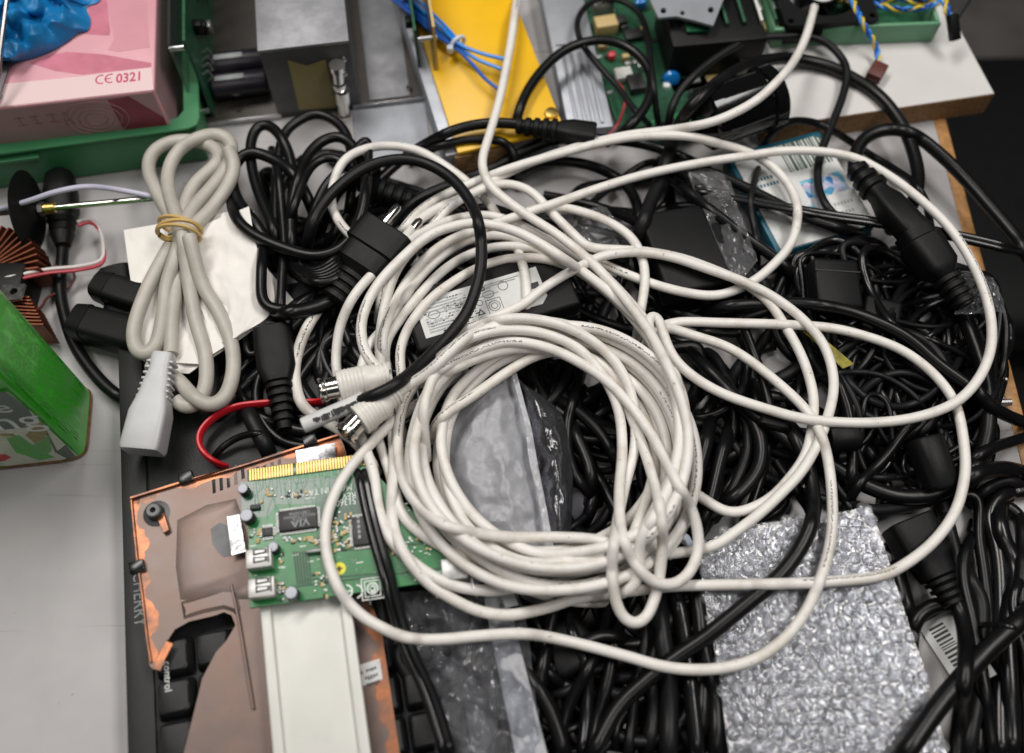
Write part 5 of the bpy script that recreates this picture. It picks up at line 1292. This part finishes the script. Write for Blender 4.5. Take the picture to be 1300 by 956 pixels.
# traces fanning from the contacts
for k in range(46):
    xa = 3 + k * (tab + 2) / 46; xb = xa + (rnd.uniform(-6, 6)); yb = H_ - rnd.uniform(10, 24)
    q = [(xa, H_ - 6.4), (xa, H_ - 8 - rnd.uniform(0, 3)), (xb, yb + abs(xb - xa) * .2), (xb, yb - rnd.uniform(0, 6))]
    part('trace', MB().tube([(a, b, .05) for a, b in q], .16, 4, .3), m_pcb_line if k % 3 else m_silk_grey, pc)
for k in range(6):
    a, b = zf.loc(373 + k * 3.6, 700), zf.loc(378 + k * 3.4, 742)
    part('trace', MB().tube([(a[0], a[1], .05), (b[0], b[1], .05)], .4, 4, .3), m_pcb_dark, pc)
for a, b in (((318, 752), (600, 716)), ((388, 736), (480, 728)), ((470, 742), (470, 768)), ((420, 700), (560, 688))):
    q, w = zf.loc(*a), zf.loc(*b); part('trace', MB().tube([(q[0], q[1], .05), (w[0], w[1], .05)], .35, 4, .3), m_pcb_dark, pc)
def qfp(a, b, h=2.6, leads=True):
    p_, q_ = zf.loc(*a, 1), zf.loc(*b, 1); x0_, x1_ = sorted((p_[0], q_[0])); y0_, y1_ = sorted((p_[1], q_[1]))
    c = part('chip', MB().box(x0_, y0_, .3, x1_, y1_, h, .35), m_chipbk, pc)
    if leads:
        for nm, ed in (('w', 0), ('e', 1), ('s', 2), ('n', 3)):
            mb = MB(); n_ = int(((y1_ - y0_) if ed < 2 else (x1_ - x0_)) / .8)
            for j in range(n_):
                t = (j + .5) * .8
                if ed == 0: mb.box(x0_ - 1.5, y0_ + t, .05, x0_, y0_ + t + .4, .8)
                elif ed == 1: mb.box(x1_, y0_ + t, .05, x1_ + 1.5, y0_ + t + .4, .8)
                elif ed == 2: mb.box(x0_ + t, y0_ - 1.5, .05, x0_ + t + .4, y0_, .8)
                else: mb.box(x0_ + t, y1_, .05, x0_ + t + .4, y1_ + 1.5, .8)
            part('lead_row', mb, m_tin, c, kind='stuff')
    return c, (x0_, y0_, x1_, y1_)
c1, bx = qfp((355, 676), (402, 644))
cx_, cy_ = (bx[0] + bx[2]) / 2, (bx[1] + bx[3]) / 2
def up_text(body, size, px, py, z, mat, par, sx=1.0, align='CENTER'):
    x_, y_ = zf.loc(px, py, z); return text('lettering', body, size, 0, 0, 0, 0, mat, par, align, Matrix.Translation((x_, y_, z)) @ Matrix.Rotation(math.pi, 4, 'Z'), sx=sx)
up_text('VIA', 4.6, 381, 660, 2.66, m_silk_grey, c1, 1.25)
for k, (t_, yy_) in enumerate((('VT6212L', 657.5), ('0431CD TAIWAN', 653.5), ('13B0100700', 649.5))): up_text(t_, 1.9, 380, yy_, 2.66, m_silk_grey, c1)
c2, bx2 = qfp((449, 694), (467, 655))
for k in range(5): part('printed_mark', MB().box(bx2[0] + 2.6, bx2[1] + 3 + k * 2.4, 2.62, bx2[0] + 3.8, bx2[1] + 4.6 + k * 2.4, 2.68), m_silk_grey, c2)
c3, _ = qfp((333, 682), (346, 669), 1.8); qfp((318, 648), (330, 640), 2, False)
up_text('MADE IN TAIWAN', 4.2, 447, 614.5, .05, m_silk, pc, .88, 'LEFT')
up_text('REV', 4.6, 452, 624.5, .05, m_silk, pc, .85, 'LEFT'); up_text('51360', 4.6, 452, 631.5, .05, m_silk, pc, .85, 'LEFT')
# electrolytic cans
def can(px, py, r, h):
    x_, y_ = zf.loc(px, py)
    c = part('capacitor', MB().loft((x_, y_, .05), (0, 0, 1), (0, 1, 0), [(0, r * 1.05, r * 1.05, 2), (1, r, r, 2), (h - .8, r, r, 2), (h - .3, r * .92, r * .92, 2)], 22), m_cap_side, pc)
    part('can_top', MB().loft((x_, y_, h - .28), (0, 0, 1), (0, 1, 0), [(0, r * .9, r * .9, 2), (.25, r * .86, r * .86, 2), (.3, r * .6, r * .6, 2)], 22), m_cap_top, c)
can(312, 625, 2.5, 6.0); can(317, 659, 3.1, 6.5); can(350, 698, 2.4, 5.5); can(373, 756, 3.0, 6.0)
# usb sockets
for a, b in (((315, 725), (346, 697)), ((318, 762), (350, 734))):
    p_, q_ = zf.loc(*a, 3), zf.loc(*b, 3); x0_, x1_ = sorted((p_[0], q_[0])); y0_, y1_ = sorted((p_[1], q_[1]))
    u = part('usb_socket', MB().box(x0_, y0_, .1, x1_, y1_, 6.8, .3), m_usb, pc)
    for j in (0, 1):
        yy = y0_ + (y1_ - y0_) * (.22 + .42 * j); xx = x0_ + 3.2
        part('spring_tongue', MB().prism([(xx, yy), (xx + 6.4, yy + .5), (xx + 6.4, yy + 2.6), (xx, yy + 3.1)], 6.82, 7.0), m_chipbk, u); part('spring_leaf', MB().prism([(xx + 1, yy + .9), (xx + 5.4, yy + 1.1), (xx + 5.4, yy + 2.0), (xx + 1, yy + 2.2)], 7.02, 7.3), m_tin, u)
        part('spring_slot', MB().prism([(xx + 6.6, yy - .2), (xx + 7.3, yy - .2), (xx + 7.3, yy + 3), (xx + 6.6, yy + 3)], 6.82, 6.9), m_ink, u)
SK = p_, q_ = zf.loc(562, 738, 3), zf.loc(592, 706, 3)
part('usb_socket', MB().box(p_[0], p_[1], .1, q_[0], q_[1], 4.2, .7), m_tin, pc)
part('slot_bracket', MB().box(W_ + .2, -6, -4, W_ + 1.1, 12, 1, .3), m_steel, pc)
# crystal, sticker, marks
x_, y_ = zf.loc(389, 705); X_, Y_ = zf.loc(413, 697)
part('crystal', MB().box(x_, y_, .1, X_, Y_, 3.2, 1.5), m_tin, pc)
x_, y_ = zf.loc(431, 722); part('sticker', MB().cyl((x_, y_, .03), (x_, y_, .12), 2.9, n=24), m_yellow_dot, pc)
part('printed_mark', MB().box(x_ - .5, y_ - 1.3, .13, x_ + .5, y_ + 1.2, .16).box(x_ - 1.4, y_ - .3, .13, x_ + 1.6, y_ + .3, .17), m_ink, pc)
for b_, r_, px_c in ((0, 2.9, 452), (1, 2.9, 439)):
    x_, y_ = zf.loc(px_c, 751)
    part('ce_mark', MB().tube([(x_ + r_ * math.cos(t), y_ + r_ * math.sin(t), .05) for t in np.linspace(-1.45, 1.45, 14)], .35, 4, .3), m_silk, pc)
    if b_: part('ce_mark', MB().tube([(x_ + .5, y_, .05), (x_ + 2.6, y_, .05)], .3, 4, .3), m_silk, pc)
x_, y_ = zf.loc(473, 747)
for s_ in (5.0, 3.7): part('square_mark', MB().prism([(x_ - s_, y_ - s_), (x_ + s_, y_ - s_), (x_ + s_, y_ + s_), (x_ - s_, y_ + s_)], .03, .07, [[(x_ - s_ + .45, y_ - s_ + .45), (x_ + s_ - .45, y_ - s_ + .45), (x_ + s_ - .45, y_ + s_ - .45), (x_ - s_ + .45, y_ + s_ - .45)]]), m_silk, pc)
for r_ in (2.4, 1.2): part('round_mark', MB().tube([(x_ + r_ * math.cos(t), y_ + r_ * math.sin(t), .05) for t in np.linspace(0, 6.2832, 18)], .35, 4, .3), m_silk, pc)
# small parts: shared meshes
smd = {'resistor': (MB().box(-.8, -.5, 0, .8, .5, .55, .08), m_chipbk), 'solder_joint': (MB().box(-.5, -.55, 0, .5, .55, .6, .1), m_tin), 'ceramic_capacitor': (MB().box(-.9, -.6, 0, .9, .6, .8, .1), m_tape_tan)}
fields = [((358, 690), (408, 682), 18), ((418, 700), (446, 650), 34), ((352, 715), (362, 700), 4), ((398, 760), (420, 728), 12), ((470, 706), (500, 690), 10), ((515, 706), (560, 680), 10), ((352, 740), (362, 752), 5), ((330, 640), (350, 620), 6), ((318, 690), (332, 672), 6), ((352, 632), (402, 624), 8), ((410, 690), (446, 672), 14), ((515, 740), (560, 720), 10), ((345, 762), (365, 745), 5)]
sp = {k: [] for k in smd}
for (a, b, n_) in fields:
    for _ in range(int(n_ * 1.7)):
        q = zf.loc(rnd.uniform(a[0], b[0]), rnd.uniform(a[1], b[1])); k = rnd.choice(('resistor', 'solder_joint', 'solder_joint', 'ceramic_capacitor'))
        sp[k].append(Matrix.Translation((q[0], q[1], .05)) @ Matrix.Rotation(math.pi / 2 * rnd.randint(0, 1), 4, 'Z'))
for k, (mb, m) in smd.items():
    s0 = part(k, mb, m, pc); copies(k, s0, sp[k], pc)
vias = []
v0 = part('solder_via', MB().cyl((0, 0, .03), (0, 0, .08), .28, n=8), m_silk_grey, pc)
for i in range(70):
    q = zf.loc(rnd.uniform(392, 560), rnd.uniform(705, 745)); vias.append(Matrix.Translation((q[0], q[1], 0)))
copies('solder_via', v0, vias, pc)
for k in range(60):
    q = zf.loc(rnd.uniform(310, 560), rnd.uniform(625, 762)); part('printed_mark', MB().box(q[0], q[1], .03, q[0] + rnd.uniform(.8, 3.2), q[1] + .5, .07), m_silk, pc)
Hpoly([zf.w(*q) for q in ((0, 0), (W_, 0), (W_, 24), (W_ * .8, 30), (W_ * .6, H_), (0, H_))], 47.5)
Hpoly([zf.w(*q) for q in ((SK[0][0] - 1, SK[0][1] - 1), (W_ + 1, SK[0][1] - 1), (W_ + 1, SK[1][1] + 1), (SK[0][0] - 1, SK[1][1] + 1))], 52)
# flat black twin lead over the card
f1, _ = bk('glossy black twin lead running over the green card to the front', [(447, 575), (455, 600), (463, 640), (474, 685), (487, 730), (502, 786), (517, 830), (534, 867), (548, 905), (572, 985)], 2.3, m_blackg, zmin=44, stiff=7)
pts = drape([(455, 575), (463, 600), (471, 640), (482, 685), (495, 730), (510, 786), (525, 830), (543, 867), (558, 905), (582, 985)], 2.3, zmin=44, stiff=7)
part('lead', MB().tube(pts, 2.3, 10), m_blackg, f1, world=True)

# ================================================================== bags and bubble wrap
bg = thing('plastic_bag', 'clear crumpled plastic bag in front of the green card', 'plastic bag', flat(590, 860, 20))
part('film', sheet([(505, 752), (512, 800), (530, 850), (560, 985)], [(655, 745), (668, 790), (676, 850), (690, 985)], lambda u, v: 31 + 4 * math.sin(3 * u), 9, 22, 70, 70, 2.7, True, 3, .3), m_clear, bg, world=True, sharp=25)
part('film', sheet([(515, 765), (520, 810), (545, 850), (575, 985)], [(640, 765), (650, 800), (660, 850), (670, 985)], 20, 10, 30, 40, 40, 9.1, True, 2, .3), m_clear, bg, world=True, sharp=25)
part('seam', slab(sheet([(612, 742), (622, 800), (660, 985)], [(640, 730), (655, 800), (702, 985)], 34, 3, 26, 14, 30, 6.1), .2), m_clear2, bg, world=True)
Hpoly([P(x, y, 40) for x, y in ((505, 752), (655, 742), (690, 850), (690, 985), (560, 985))], 41)
part('printed_tag', slab(sheet([(636, 756), (642, 772)], [(652, 752), (658, 768)], 38, .3, 20, 6, 6, 1), .2), m_silk_grey, bg, world=True)
b2 = thing('zip_bag', 'milky zip bag inside the white coil', 'plastic bag', flat(640, 560, 30))
part('milky_panel', slab(sheet([(628, 470), (600, 505), (566, 541), (572, 600), (590, 640), (600, 705)], [(650, 462), (657, 500), (667, 540), (675, 590), (684, 630), (700, 705)], lambda u, v: 30 + 3 * math.sin(3.1 * u) - 10 * max(0, v - .65), 2.6, 26, 60, 70, 5.7, True, 5, .2), .3), m_clear2, b2, world=True)
part('dark_panel', slab(sheet([(655, 476), (668, 530), (680, 590), (700, 705)], [(664, 486), (700, 512), (716, 535), (727, 600), (724, 705)], lambda u, v: 29 + 4 * math.sin(3.1 * u) - 10 * max(0, v - .65), 3.0, 24, 36, 40, 8.7, True, 5, .2), .3), m_clear3, b2, world=True)
part('zip_seam', slab(sheet([(646, 464), (656, 500), (666, 540), (672, 585), (683, 630), (694, 700)], [(654, 466), (664, 504), (675, 545), (682, 585), (691, 630), (704, 700)], lambda u, v: 38 - 8 * max(0, v - .65), 1.2, 8, 6, 50, 3.7), .5), m_seam, b2, world=True)
Hpoly([P(x, y, 36) for x, y in ((570, 541), (640, 462), (700, 512), (726, 600), (724, 705), (600, 705))], 41)
b3 = thing('loose_film', 'thin clear film glinting between the black box and the teal carton', 'plastic film', flat(930, 280, 24))
part('film', sheet([(868, 210), (890, 260), (920, 330), (935, 365)], [(925, 222), (940, 270), (955, 310), (962, 330)], 33, 4, 14, 36, 40, 6.2, True, 0, .3), m_clear, b3, world=True, sharp=25)
b4 = thing('clear_wrapper', 'crinkled clear wrapper under white cables near the heap top', 'plastic film', flat(740, 300, 24))
part('film', sheet([(690, 268), (720, 300), (745, 330)], [(770, 262), (790, 290), (800, 312)], 28, 5, 12, 36, 30, 3.9, True, 0, .3), m_clear, b4, world=True, sharp=25)
b5 = thing('shiny_wrapper', 'small shiny plastic wrapper in the wires near the ribbed connector', 'plastic film', flat(1235, 370, 20))
part('film', sheet([(1208, 345), (1212, 400)], [(1262, 352), (1278, 395)], 32, 6, 10, 30, 30, 4.9, True, 0, .3), m_clear, b5, world=True, sharp=25)

for pl_, z_ in ((((868, 210), (925, 222), (962, 330), (935, 365)), 36), (((690, 268), (770, 262), (800, 312), (745, 330)), 33), (((1208, 345), (1262, 352), (1278, 395), (1212, 400)), 37)): Hpoly([P(x, y, z_) for x, y in pl_], z_)
wf = Frame(P(925, 985, 24), P(1215, 985, 24), P(885, 690, 34))
bw = thing('bubble_wrap', 'sheet of clear bubble wrap folded over a grey item', 'bubble wrap', wf)
BO = [(886, 694), (930, 668), (985, 660), (1040, 655), (1108, 640), (1125, 690), (1142, 745), (1160, 800), (1178, 850), (1215, 985), (1100, 985), (1000, 985), (930, 985), (914, 850), (898, 770)]
part('inner_item', MB().prism([wf.loc(*q, -8) for q in [(900, 705), (985, 672), (1098, 655), (1148, 790), (1195, 980), (945, 980), (912, 800)]], -24, -7), m_wrapped, bw, bevel=3)
bz = [wf.loc(*q) for q in BO]
part('backing_sheet', MB().prism(bz, -3.6, -3.2), m_bubsheet, bw)
part('lower_sheet', MB().prism([(x * .985 + 1, y * .985 + .5) for x, y in bz], -6.4, -6.0), m_bubsheet, bw)
protos = []
for k in range(6):
    mb = MB().dome((0, 0, 0), 3.25, 2.1, 12, 4); sd_ = k * 7.7
    mb.v = [(x, y, z + (.9 * noise.noise(Vector((x * .45 + sd_, y * .45, z * .3))) * (1 if z > .5 else 0)) - (1.4 * max(0, 1 - ((x - .8) ** 2 + y * y) / 5) if (k % 2 and z > 1.2) else 0)) for x, y, z in mb.v]
    protos.append(mb)
srcs = []
bpoly = bz
xs = [q[0] for q in bz]; ys = [q[1] for q in bz]; spots = []
j = 0; y_ = min(ys)
while y_ < max(ys):
    x_ = min(xs) + (3.4 if j % 2 else 0)
    while x_ < max(xs):
        q = (x_ + rnd.uniform(-.5, .5), y_ + rnd.uniform(-.5, .5))
        if inside(q, bpoly): spots.append(q)
        x_ += 6.8
    y_ += 5.9; j += 1
spots = sorted(spots, key=lambda q: -(q[1] - 14 if q[1] > 14 else -1000 + q[1]))
rest = MB()
for q in spots[300:]:
    t_ = protos[rnd.randrange(6)]; rest.add([(x + q[0], y + q[1], z - 3.15) for x, y, z in t_.v], t_.f)
if rest.v: part('bubble_field', rest, m_bubble, bw, sharp=28, kind='stuff')
spots = spots[:300]
first = {}
for q in spots:
    k = rnd.randrange(6)
    if k not in first:
        o = part('bubble', protos[k], m_bubble, bw, sharp=28); first[k] = o
    else:
        o = first[k].copy(); COL.objects.link(o); o.parent = bw
    s_ = rnd.uniform(.92, 1.08)
    o.matrix_local = Matrix.Translation(Vector((q[0], q[1], -3.15)) * S) @ Matrix.Rotation(rnd.uniform(0, 6.3), 4, 'Z') @ Matrix.Rotation(rnd.uniform(-.16, .16), 4, 'X') @ Matrix.Diagonal((s_, s_, rnd.uniform(.55, 1.15), 1))
print('bubbles', len(spots))
Hpoly([wf.w(*q, 1.2) for q in bz], None)

bk('thick black cable curving down across the bubble wrap', [(985, 520), (1012, 560), (1029, 605), (1033, 651), (1019, 691), (989, 732), (945, 769), (894, 810), (860, 833), (818, 866), (780, 905), (740, 985)], 3.7, m_black, zmin=26, stiff=9)

# ================================================================== white cables
WR = 2.6
def wc(label, path, r=WR, mat=m_white_cable, **k):
    k.setdefault('stiff', 11); k.setdefault('zmin', 30); k.setdefault('sink', .12)
    return cable('white_cable', label, path, r, mat, n=14, uvs=True, **k)
wc('thin white cable passing behind the flat black plug', [(410, 385), (392, 412), (380, 440), (374, 475), (382, 512), (400, 528), (430, 545), (460, 570), (478, 600)], 2.9, m_white_cable2, zmin=24)
wc('white cable loop curling round behind the mains plug', [(486, 326), (470, 314), (452, 304), (435, 288), (421, 262), (424, 230), (437, 203), (463, 189), (490, 185), (520, 188), (547, 199), (588, 227), (616, 252), (635, 280), (650, 300), (660, 325), (667, 350), (669, 385), (668, 420)], zmin=26)
wc('white cable arching in from the board past the yellow case side', [(1042, -14), (1034, 8), (1024, 45), (1008, 78), (990, 100), (965, 124), (935, 142), (900, 156), (850, 165), (800, 171), (750, 182), (700, 197), (665, 210), (630, 227), (600, 246), (560, 262), (532, 280), (512, 305), (494, 338), (484, 375), (480, 415)], zmin=34, stiff=12)
wc('white cable looping wide over the teal carton corner and back', [(505, 300), (530, 270), (562, 249), (600, 232), (650, 213), (700, 198), (769, 180), (815, 173), (873, 173), (908, 181), (954, 195), (984, 215), (1005, 241), (1013, 270), (1005, 308), (981, 337), (955, 358), (921, 373), (894, 375), (855, 368), (819, 357), (783, 343), (752, 330), (715, 318)], zmin=28)
wc('white cable bending through the fan of strands above the coil', [(520, 330), (545, 292), (572, 262), (600, 245), (630, 234), (655, 235), (677, 245), (699, 269), (727, 296), (746, 313), (783, 317), (819, 319), (866, 328), (908, 343), (940, 357), (962, 371), (980, 388), (996, 413), (1012, 440), (1025, 471), (1033, 506), (1031, 542), (1023, 577), (1002, 608), (973, 636), (930, 651), (894, 634), (862, 608), (840, 570)])
wc('short white cable curling down into the right of the coil', [(640, 282), (670, 268), (700, 263), (728, 266), (769, 280), (802, 302), (816, 330), (819, 357), (814, 391), (808, 430)])
wc('innermost white strand of the fan above the adapter label', [(514, 520), (510, 480), (508, 445), (519, 415), (541, 385), (572, 360), (605, 341), (638, 330), (669, 327), (699, 330), (727, 341), (757, 357), (790, 385), (822, 425), (846, 475), (852, 530)], mat=m_white_cable2)
wc('white strand of the fan crossing over the adapter', [(525, 600), (508, 540), (492, 480), (490, 436), (511, 402), (538, 368), (566, 341), (594, 324), (627, 314), (658, 313), (691, 320), (725, 338), (760, 362), (800, 400), (835, 450), (855, 510), (858, 570)])
wc('printed white strand of the fan running down to the lower coil', [(777, 764), (738, 764), (697, 757), (655, 742), (614, 722), (586, 706), (558, 692), (531, 675), (509, 650), (495, 600), (474, 540), (458, 480), (469, 438), (491, 413), (511, 382), (533, 352), (558, 327), (583, 310), (610, 300), (641, 299), (666, 305), (694, 316), (721, 332), (760, 360), (800, 396), (840, 440), (866, 500), (874, 560)])
wc('outermost white strand of the fan sweeping down the coil left side', [(770, 722), (714, 731), (669, 742), (628, 750), (592, 747), (564, 739), (539, 725), (514, 705), (495, 684), (481, 648), (474, 600), (458, 555), (438, 510), (427, 468), (428, 436), (433, 410), (447, 379), (466, 355), (486, 336), (519, 306), (547, 289), (577, 278), (610, 273), (638, 277), (663, 287), (691, 302), (718, 316), (762, 345), (812, 398), (848, 450), (870, 520)])
wc('long white cable running from the fan round the front to a wide right loop', [(560, 292), (528, 312), (505, 340), (492, 374), (484, 412), (482, 450), (492, 510), (500, 570), (498, 620), (497, 648), (503, 681), (520, 714), (545, 742), (575, 761), (608, 776), (647, 781), (697, 771), (730, 760), (777, 753), (813, 749), (860, 744), (962, 742), (1046, 739), (1114, 732), (1148, 717), (1185, 688), (1212, 651), (1224, 610), (1225, 575), (1216, 521), (1198, 489), (1172, 463), (1140, 442), (1096, 426), (1052, 416), (993, 412), (922, 410), (860, 409), (832, 420), (815, 450)], stiff=18)
wc('white cable wrapping round the right side over the forked black lead', [(548, 470), (575, 438), (605, 414), (640, 398), (665, 386), (683, 371), (710, 353), (743, 335), (769, 324), (811, 320), (855, 327), (894, 340), (935, 354), (966, 368), (994, 385), (1021, 407), (1046, 438), (1057, 471), (1058, 500), (1049, 536), (1037, 565), (1018, 598), (990, 628), (962, 654), (930, 678), (904, 694), (860, 702), (820, 704), (770, 700)])
wc('longest white cable sweeping over the green card and bubble wrap', [(590, 470), (555, 495), (519, 521), (491, 543), (461, 574), (436, 606), (420, 639), (413, 670), (415, 705), (430, 748), (455, 778), (481, 795), (517, 810), (558, 812), (614, 807), (669, 805), (725, 815), (791, 832), (846, 847), (900, 850), (951, 840), (989, 817), (1019, 783), (1039, 742), (1053, 695), (1057, 651), (1053, 595), (1043, 553), (1026, 524), (1000, 497), (955, 460), (920, 439), (880, 426), (846, 416), (825, 425), (815, 450)])

# the tight coil: one cable going round and round
cc = P(694, 562, 46)
coil = []
rg = random.Random(21)
NT = 10
rads = [52, 58, 64, 70, 67, 61, 55, 72, 63, 57, 66]
offs = [(rg.uniform(-1, 1) * 4 + 1.0, rg.uniform(-1, 1) * 3.6 - 1) for i in range(NT + 1)]
for i in range(NT * 24):
    t = i / 24; k = int(t); f = t - k; f = f * f * (3 - 2 * f)
    r_ = rads[k] * (1 - f) + rads[k + 1] * f; ox = offs[k][0] * (1 - f) + offs[k + 1][0] * f; oy = offs[k][1] * (1 - f) + offs[k + 1][1] * f
    a = math.radians(200) + 2 * math.pi * t
    wob = 1 + .014 * math.sin(3 * a + 1.3 * t) + .016 * math.sin(2 * a + .9 * t)
    sq = 1.03 if math.cos(a) > 0 else .955
    coil.append((cc[0] + ox + r_ * wob * sq * math.cos(a), cc[1] + oy + r_ * wob * math.sin(a) * 1.0))
co, cpts = cable('white_cable', 'tightly coiled white cable forming the ring on top of the heap', coil, WR, m_white_cable, n=14, uvs=True, world=True, zmin=36, sink=.12, stiff=3, pile=True)
print('coil z', cpts[:, 2].min(), cpts[:, 2].max())
wc('white strand lying flat along the front of the coil', [(548, 468), (525, 490), (510, 522), (505, 560), (512, 610), (530, 640), (560, 665), (600, 676), (650, 682), (710, 682), (760, 686), (790, 698)])
wc('white cable crossing from the coil hole over its left side', [(545, 560), (560, 530), (600, 503), (640, 475), (680, 452), (720, 446), (760, 460), (800, 500), (826, 550), (830, 600), (815, 650), (798, 695)], mat=m_white_cable2)
wc('white strand closing the loop under the coil front', [(832, 440), (852, 480), (862, 525), (862, 565), (850, 610), (830, 650), (812, 690), (812, 720), (806, 742), (788, 754), (760, 756)])
wc('big white loop sweeping over the teal carton and down the right side', [(495, 476), (485, 440), (493, 402), (512, 364), (538, 330), (566, 308), (600, 293), (640, 280), (666, 271), (705, 258), (769, 236), (825, 220), (894, 206), (949, 198), (990, 192), (1037, 192), (1084, 200), (1125, 221), (1168, 253), (1204, 288), (1230, 326), (1248, 365), (1258, 404), (1258, 442), (1245, 477), (1219, 507), (1184, 524), (1140, 534), (1084, 537), (1023, 532), (979, 521), (920, 501), (880, 478), (856, 455), (844, 430), (838, 408), (830, 398), (822, 406), (829, 432), (848, 470), (860, 515), (862, 565), (850, 615), (828, 660), (806, 692)], zmin=36, stiff=10)
wc('white cable dropping from the yellow case into the coil', [(660, -16), (655, 5), (650, 45), (642, 90), (632, 135), (620, 175), (612, 202), (614, 220), (624, 238), (645, 256), (672, 275), (702, 294), (735, 319), (768, 350), (800, 388), (826, 424), (850, 470), (868, 520), (874, 570), (862, 625), (835, 670), (800, 698)], zmin=40, stiff=12)
wc('white loop hanging lowest at the front of the coil', [(560, 438), (600, 414), (650, 404), (700, 409), (745, 428), (780, 458), (800, 495), (806, 530), (806, 570), (795, 610), (786, 650), (778, 700), (777, 735), (783, 768), (793, 786), (805, 793), (820, 785), (832, 757), (839, 717), (841, 675), (836, 634), (824, 590), (808, 545), (786, 500), (750, 466), (705, 447), (655, 442), (610, 453), (572, 470), (540, 481)], zmin=36)
wc('short white loop bulging from the lower right of the coil', [(550, 460), (590, 432), (640, 419), (690, 423), (735, 443), (766, 478), (785, 520), (790, 570), (786, 630), (790, 680), (807, 717), (828, 738), (852, 743), (872, 731), (885, 706), (886, 675), (876, 642), (858, 610), (840, 575), (812, 530), (775, 488), (735, 460), (690, 440), (640, 434), (595, 450), (560, 468), (533, 487)], zmin=36)
# coax connectors with their tails
def coax(label, tip, mid, end, tail, z):
    o, p = wc(label, [end] + tail, 2.7, zmin=z, stiff=5, dip=(0, 1))
    a, b, c = P(*tip, z), P(*mid, z), P(*end, z); ax = c - b; ln = np.linalg.norm(ax)
    secs = [(0, 7.2, 7.2, 2), (.4, 8.0, 8.0, 2)]
    for k in range(7): t = 1 + k * 1.9; secs += [(t, 8.1 - .12 * k, 8.1 - .12 * k, 2), (t + .5, 7.7 - .12 * k, 7.7 - .12 * k, 2), (t + 1.3, 7.7 - .12 * k, 7.7 - .12 * k, 2)]
    secs += [(ln * .62, 6.6, 6.6, 2.2), (ln * .72, 5.4, 5.4, 2.4), (ln, 4.6, 4.6, 2.4)]
    pg = part('plug', MB().loft(b, ax, (0, 0, 1), secs, 28), m_white_plastic, o, world=True)
    for k in range(3):
        t = ln * (.76 + .085 * k)
        part('relief_slot', MB().loft(b + ax / ln * t, ax, (0, 0, 1), [(0, 5.5, 5.5, 2.4), (1.2, 5.4, 5.4, 2.4)], 20), m_white_plastic, pg, world=True)
    ay = a - b; l2 = np.linalg.norm(ay)
    part('metal_sleeve', MB().loft(b, ay, (0, 0, 1), [(0, 5.4, 5.4, 2), (l2 * .6, 5.3, 5.3, 2), (l2 * .65, 5.9, 5.9, 2), (l2 * .8, 6.1, 6.1, 2), (l2 * .85, 5.4, 5.4, 2), (l2 * .95, 6.2, 6.2, 2), (l2, 6.0, 6.0, 2), (l2 - .3, 4.6, 4.6, 2), (l2 - 7, 4.4, 4.4, 2)], 28), m_chrome, pg, world=True)
    part('centre_pin', MB().loft(b, ay, (0, 0, 1), [(0, 1.2, 1.2, 2), (l2 - 1, 1.2, 1.2, 2), (l2, .5, .5, 2)], 12), m_brass, pg, world=True)
    for t in np.linspace(0, 1, 14): Hdisc(*(a + (c - a) * t)[:2], z, 7)
coax('white cable ending in a silver coax plug above the labelled black cable', (406, 496), (430, 491), (494, 474), [(478, 466), (464, 448), (458, 420), (464, 390), (482, 358), (511, 327), (544, 299), (577, 287), (605, 283), (650, 292), (690, 312), (740, 345)], 58)
coax('white cable ending in a silver coax plug below the labelled black cable', (437, 553), (455, 534), (505, 498), [(522, 487), (545, 472), (566, 452), (590, 430), (620, 412)], 56)
# labelled black cable on top
k0_, kp = bk('black cable with white printed sleeve looping over the white strands', [(448, 513), (475, 502), (500, 490), (525, 471), (545, 452), (572, 424), (592, 398), (604, 368), (611, 335), (610, 296), (602, 266), (586, 240), (565, 220), (540, 207), (515, 202), (490, 204), (463, 213), (435, 232), (412, 256), (396, 285), (389, 320)], 3.15, m_black2, zmin=50, stiff=10, lift=1, dip=(0, 1))
s0, s1 = kp[0], P(383, 541, 58)
d_ = (s1 - s0) / np.linalg.norm(s1 - s0); a_ = s0 - d_ * 6
ln = np.linalg.norm(s1 - a_)
slv = part('printed_sleeve', MB().loft(a_, s1 - a_, (0, 0, 1), [(0, 3.5, 3.5, 2), (.3, 3.8, 3.8, 2), (ln - 2, 3.8, 3.8, 2), (ln - .5, 3.6, 3.6, 2), (ln, 2.0, 2.0, 2)], 20), m_paper, k0_, world=True)
upv = Vector((0, -.45, 1)); dv = V3(-d_); upv = (upv - dv * upv.dot(dv)).normalized(); sv = upv.cross(dv)
for k in range(17):
    t = 5 + k * (ln - 10) / 17; c_ = V3(a_) - dv * t + upv * 3.72
    h_ = rnd.uniform(.8, 2.0); w_ = rnd.uniform(.35, .9); e_ = rnd.uniform(-.4, .4)
    m4 = Matrix(((dv.x, sv.x, upv.x, c_.x), (dv.y, sv.y, upv.y, c_.y), (dv.z, sv.z, upv.z, c_.z), (0, 0, 0, 1)))
    part('printed_mark', MB().obox(m4, -w_, -h_ + e_, -.25, w_, h_ * .6 + e_, .12), m_ink, slv, world=True)
solo('cable_clip', MB().tube(crom([P(*q) for q in ((842, 672, 22), (858, 676, 28), (872, 684, 28), (878, 698, 22))], 2), 2.0, 8, .5), m_tie, 'pale plastic tie showing through the lower right of the coil', 'cable tie')
print('objects', len(bpy.data.objects), 'max z', round(HF.max(), 1))
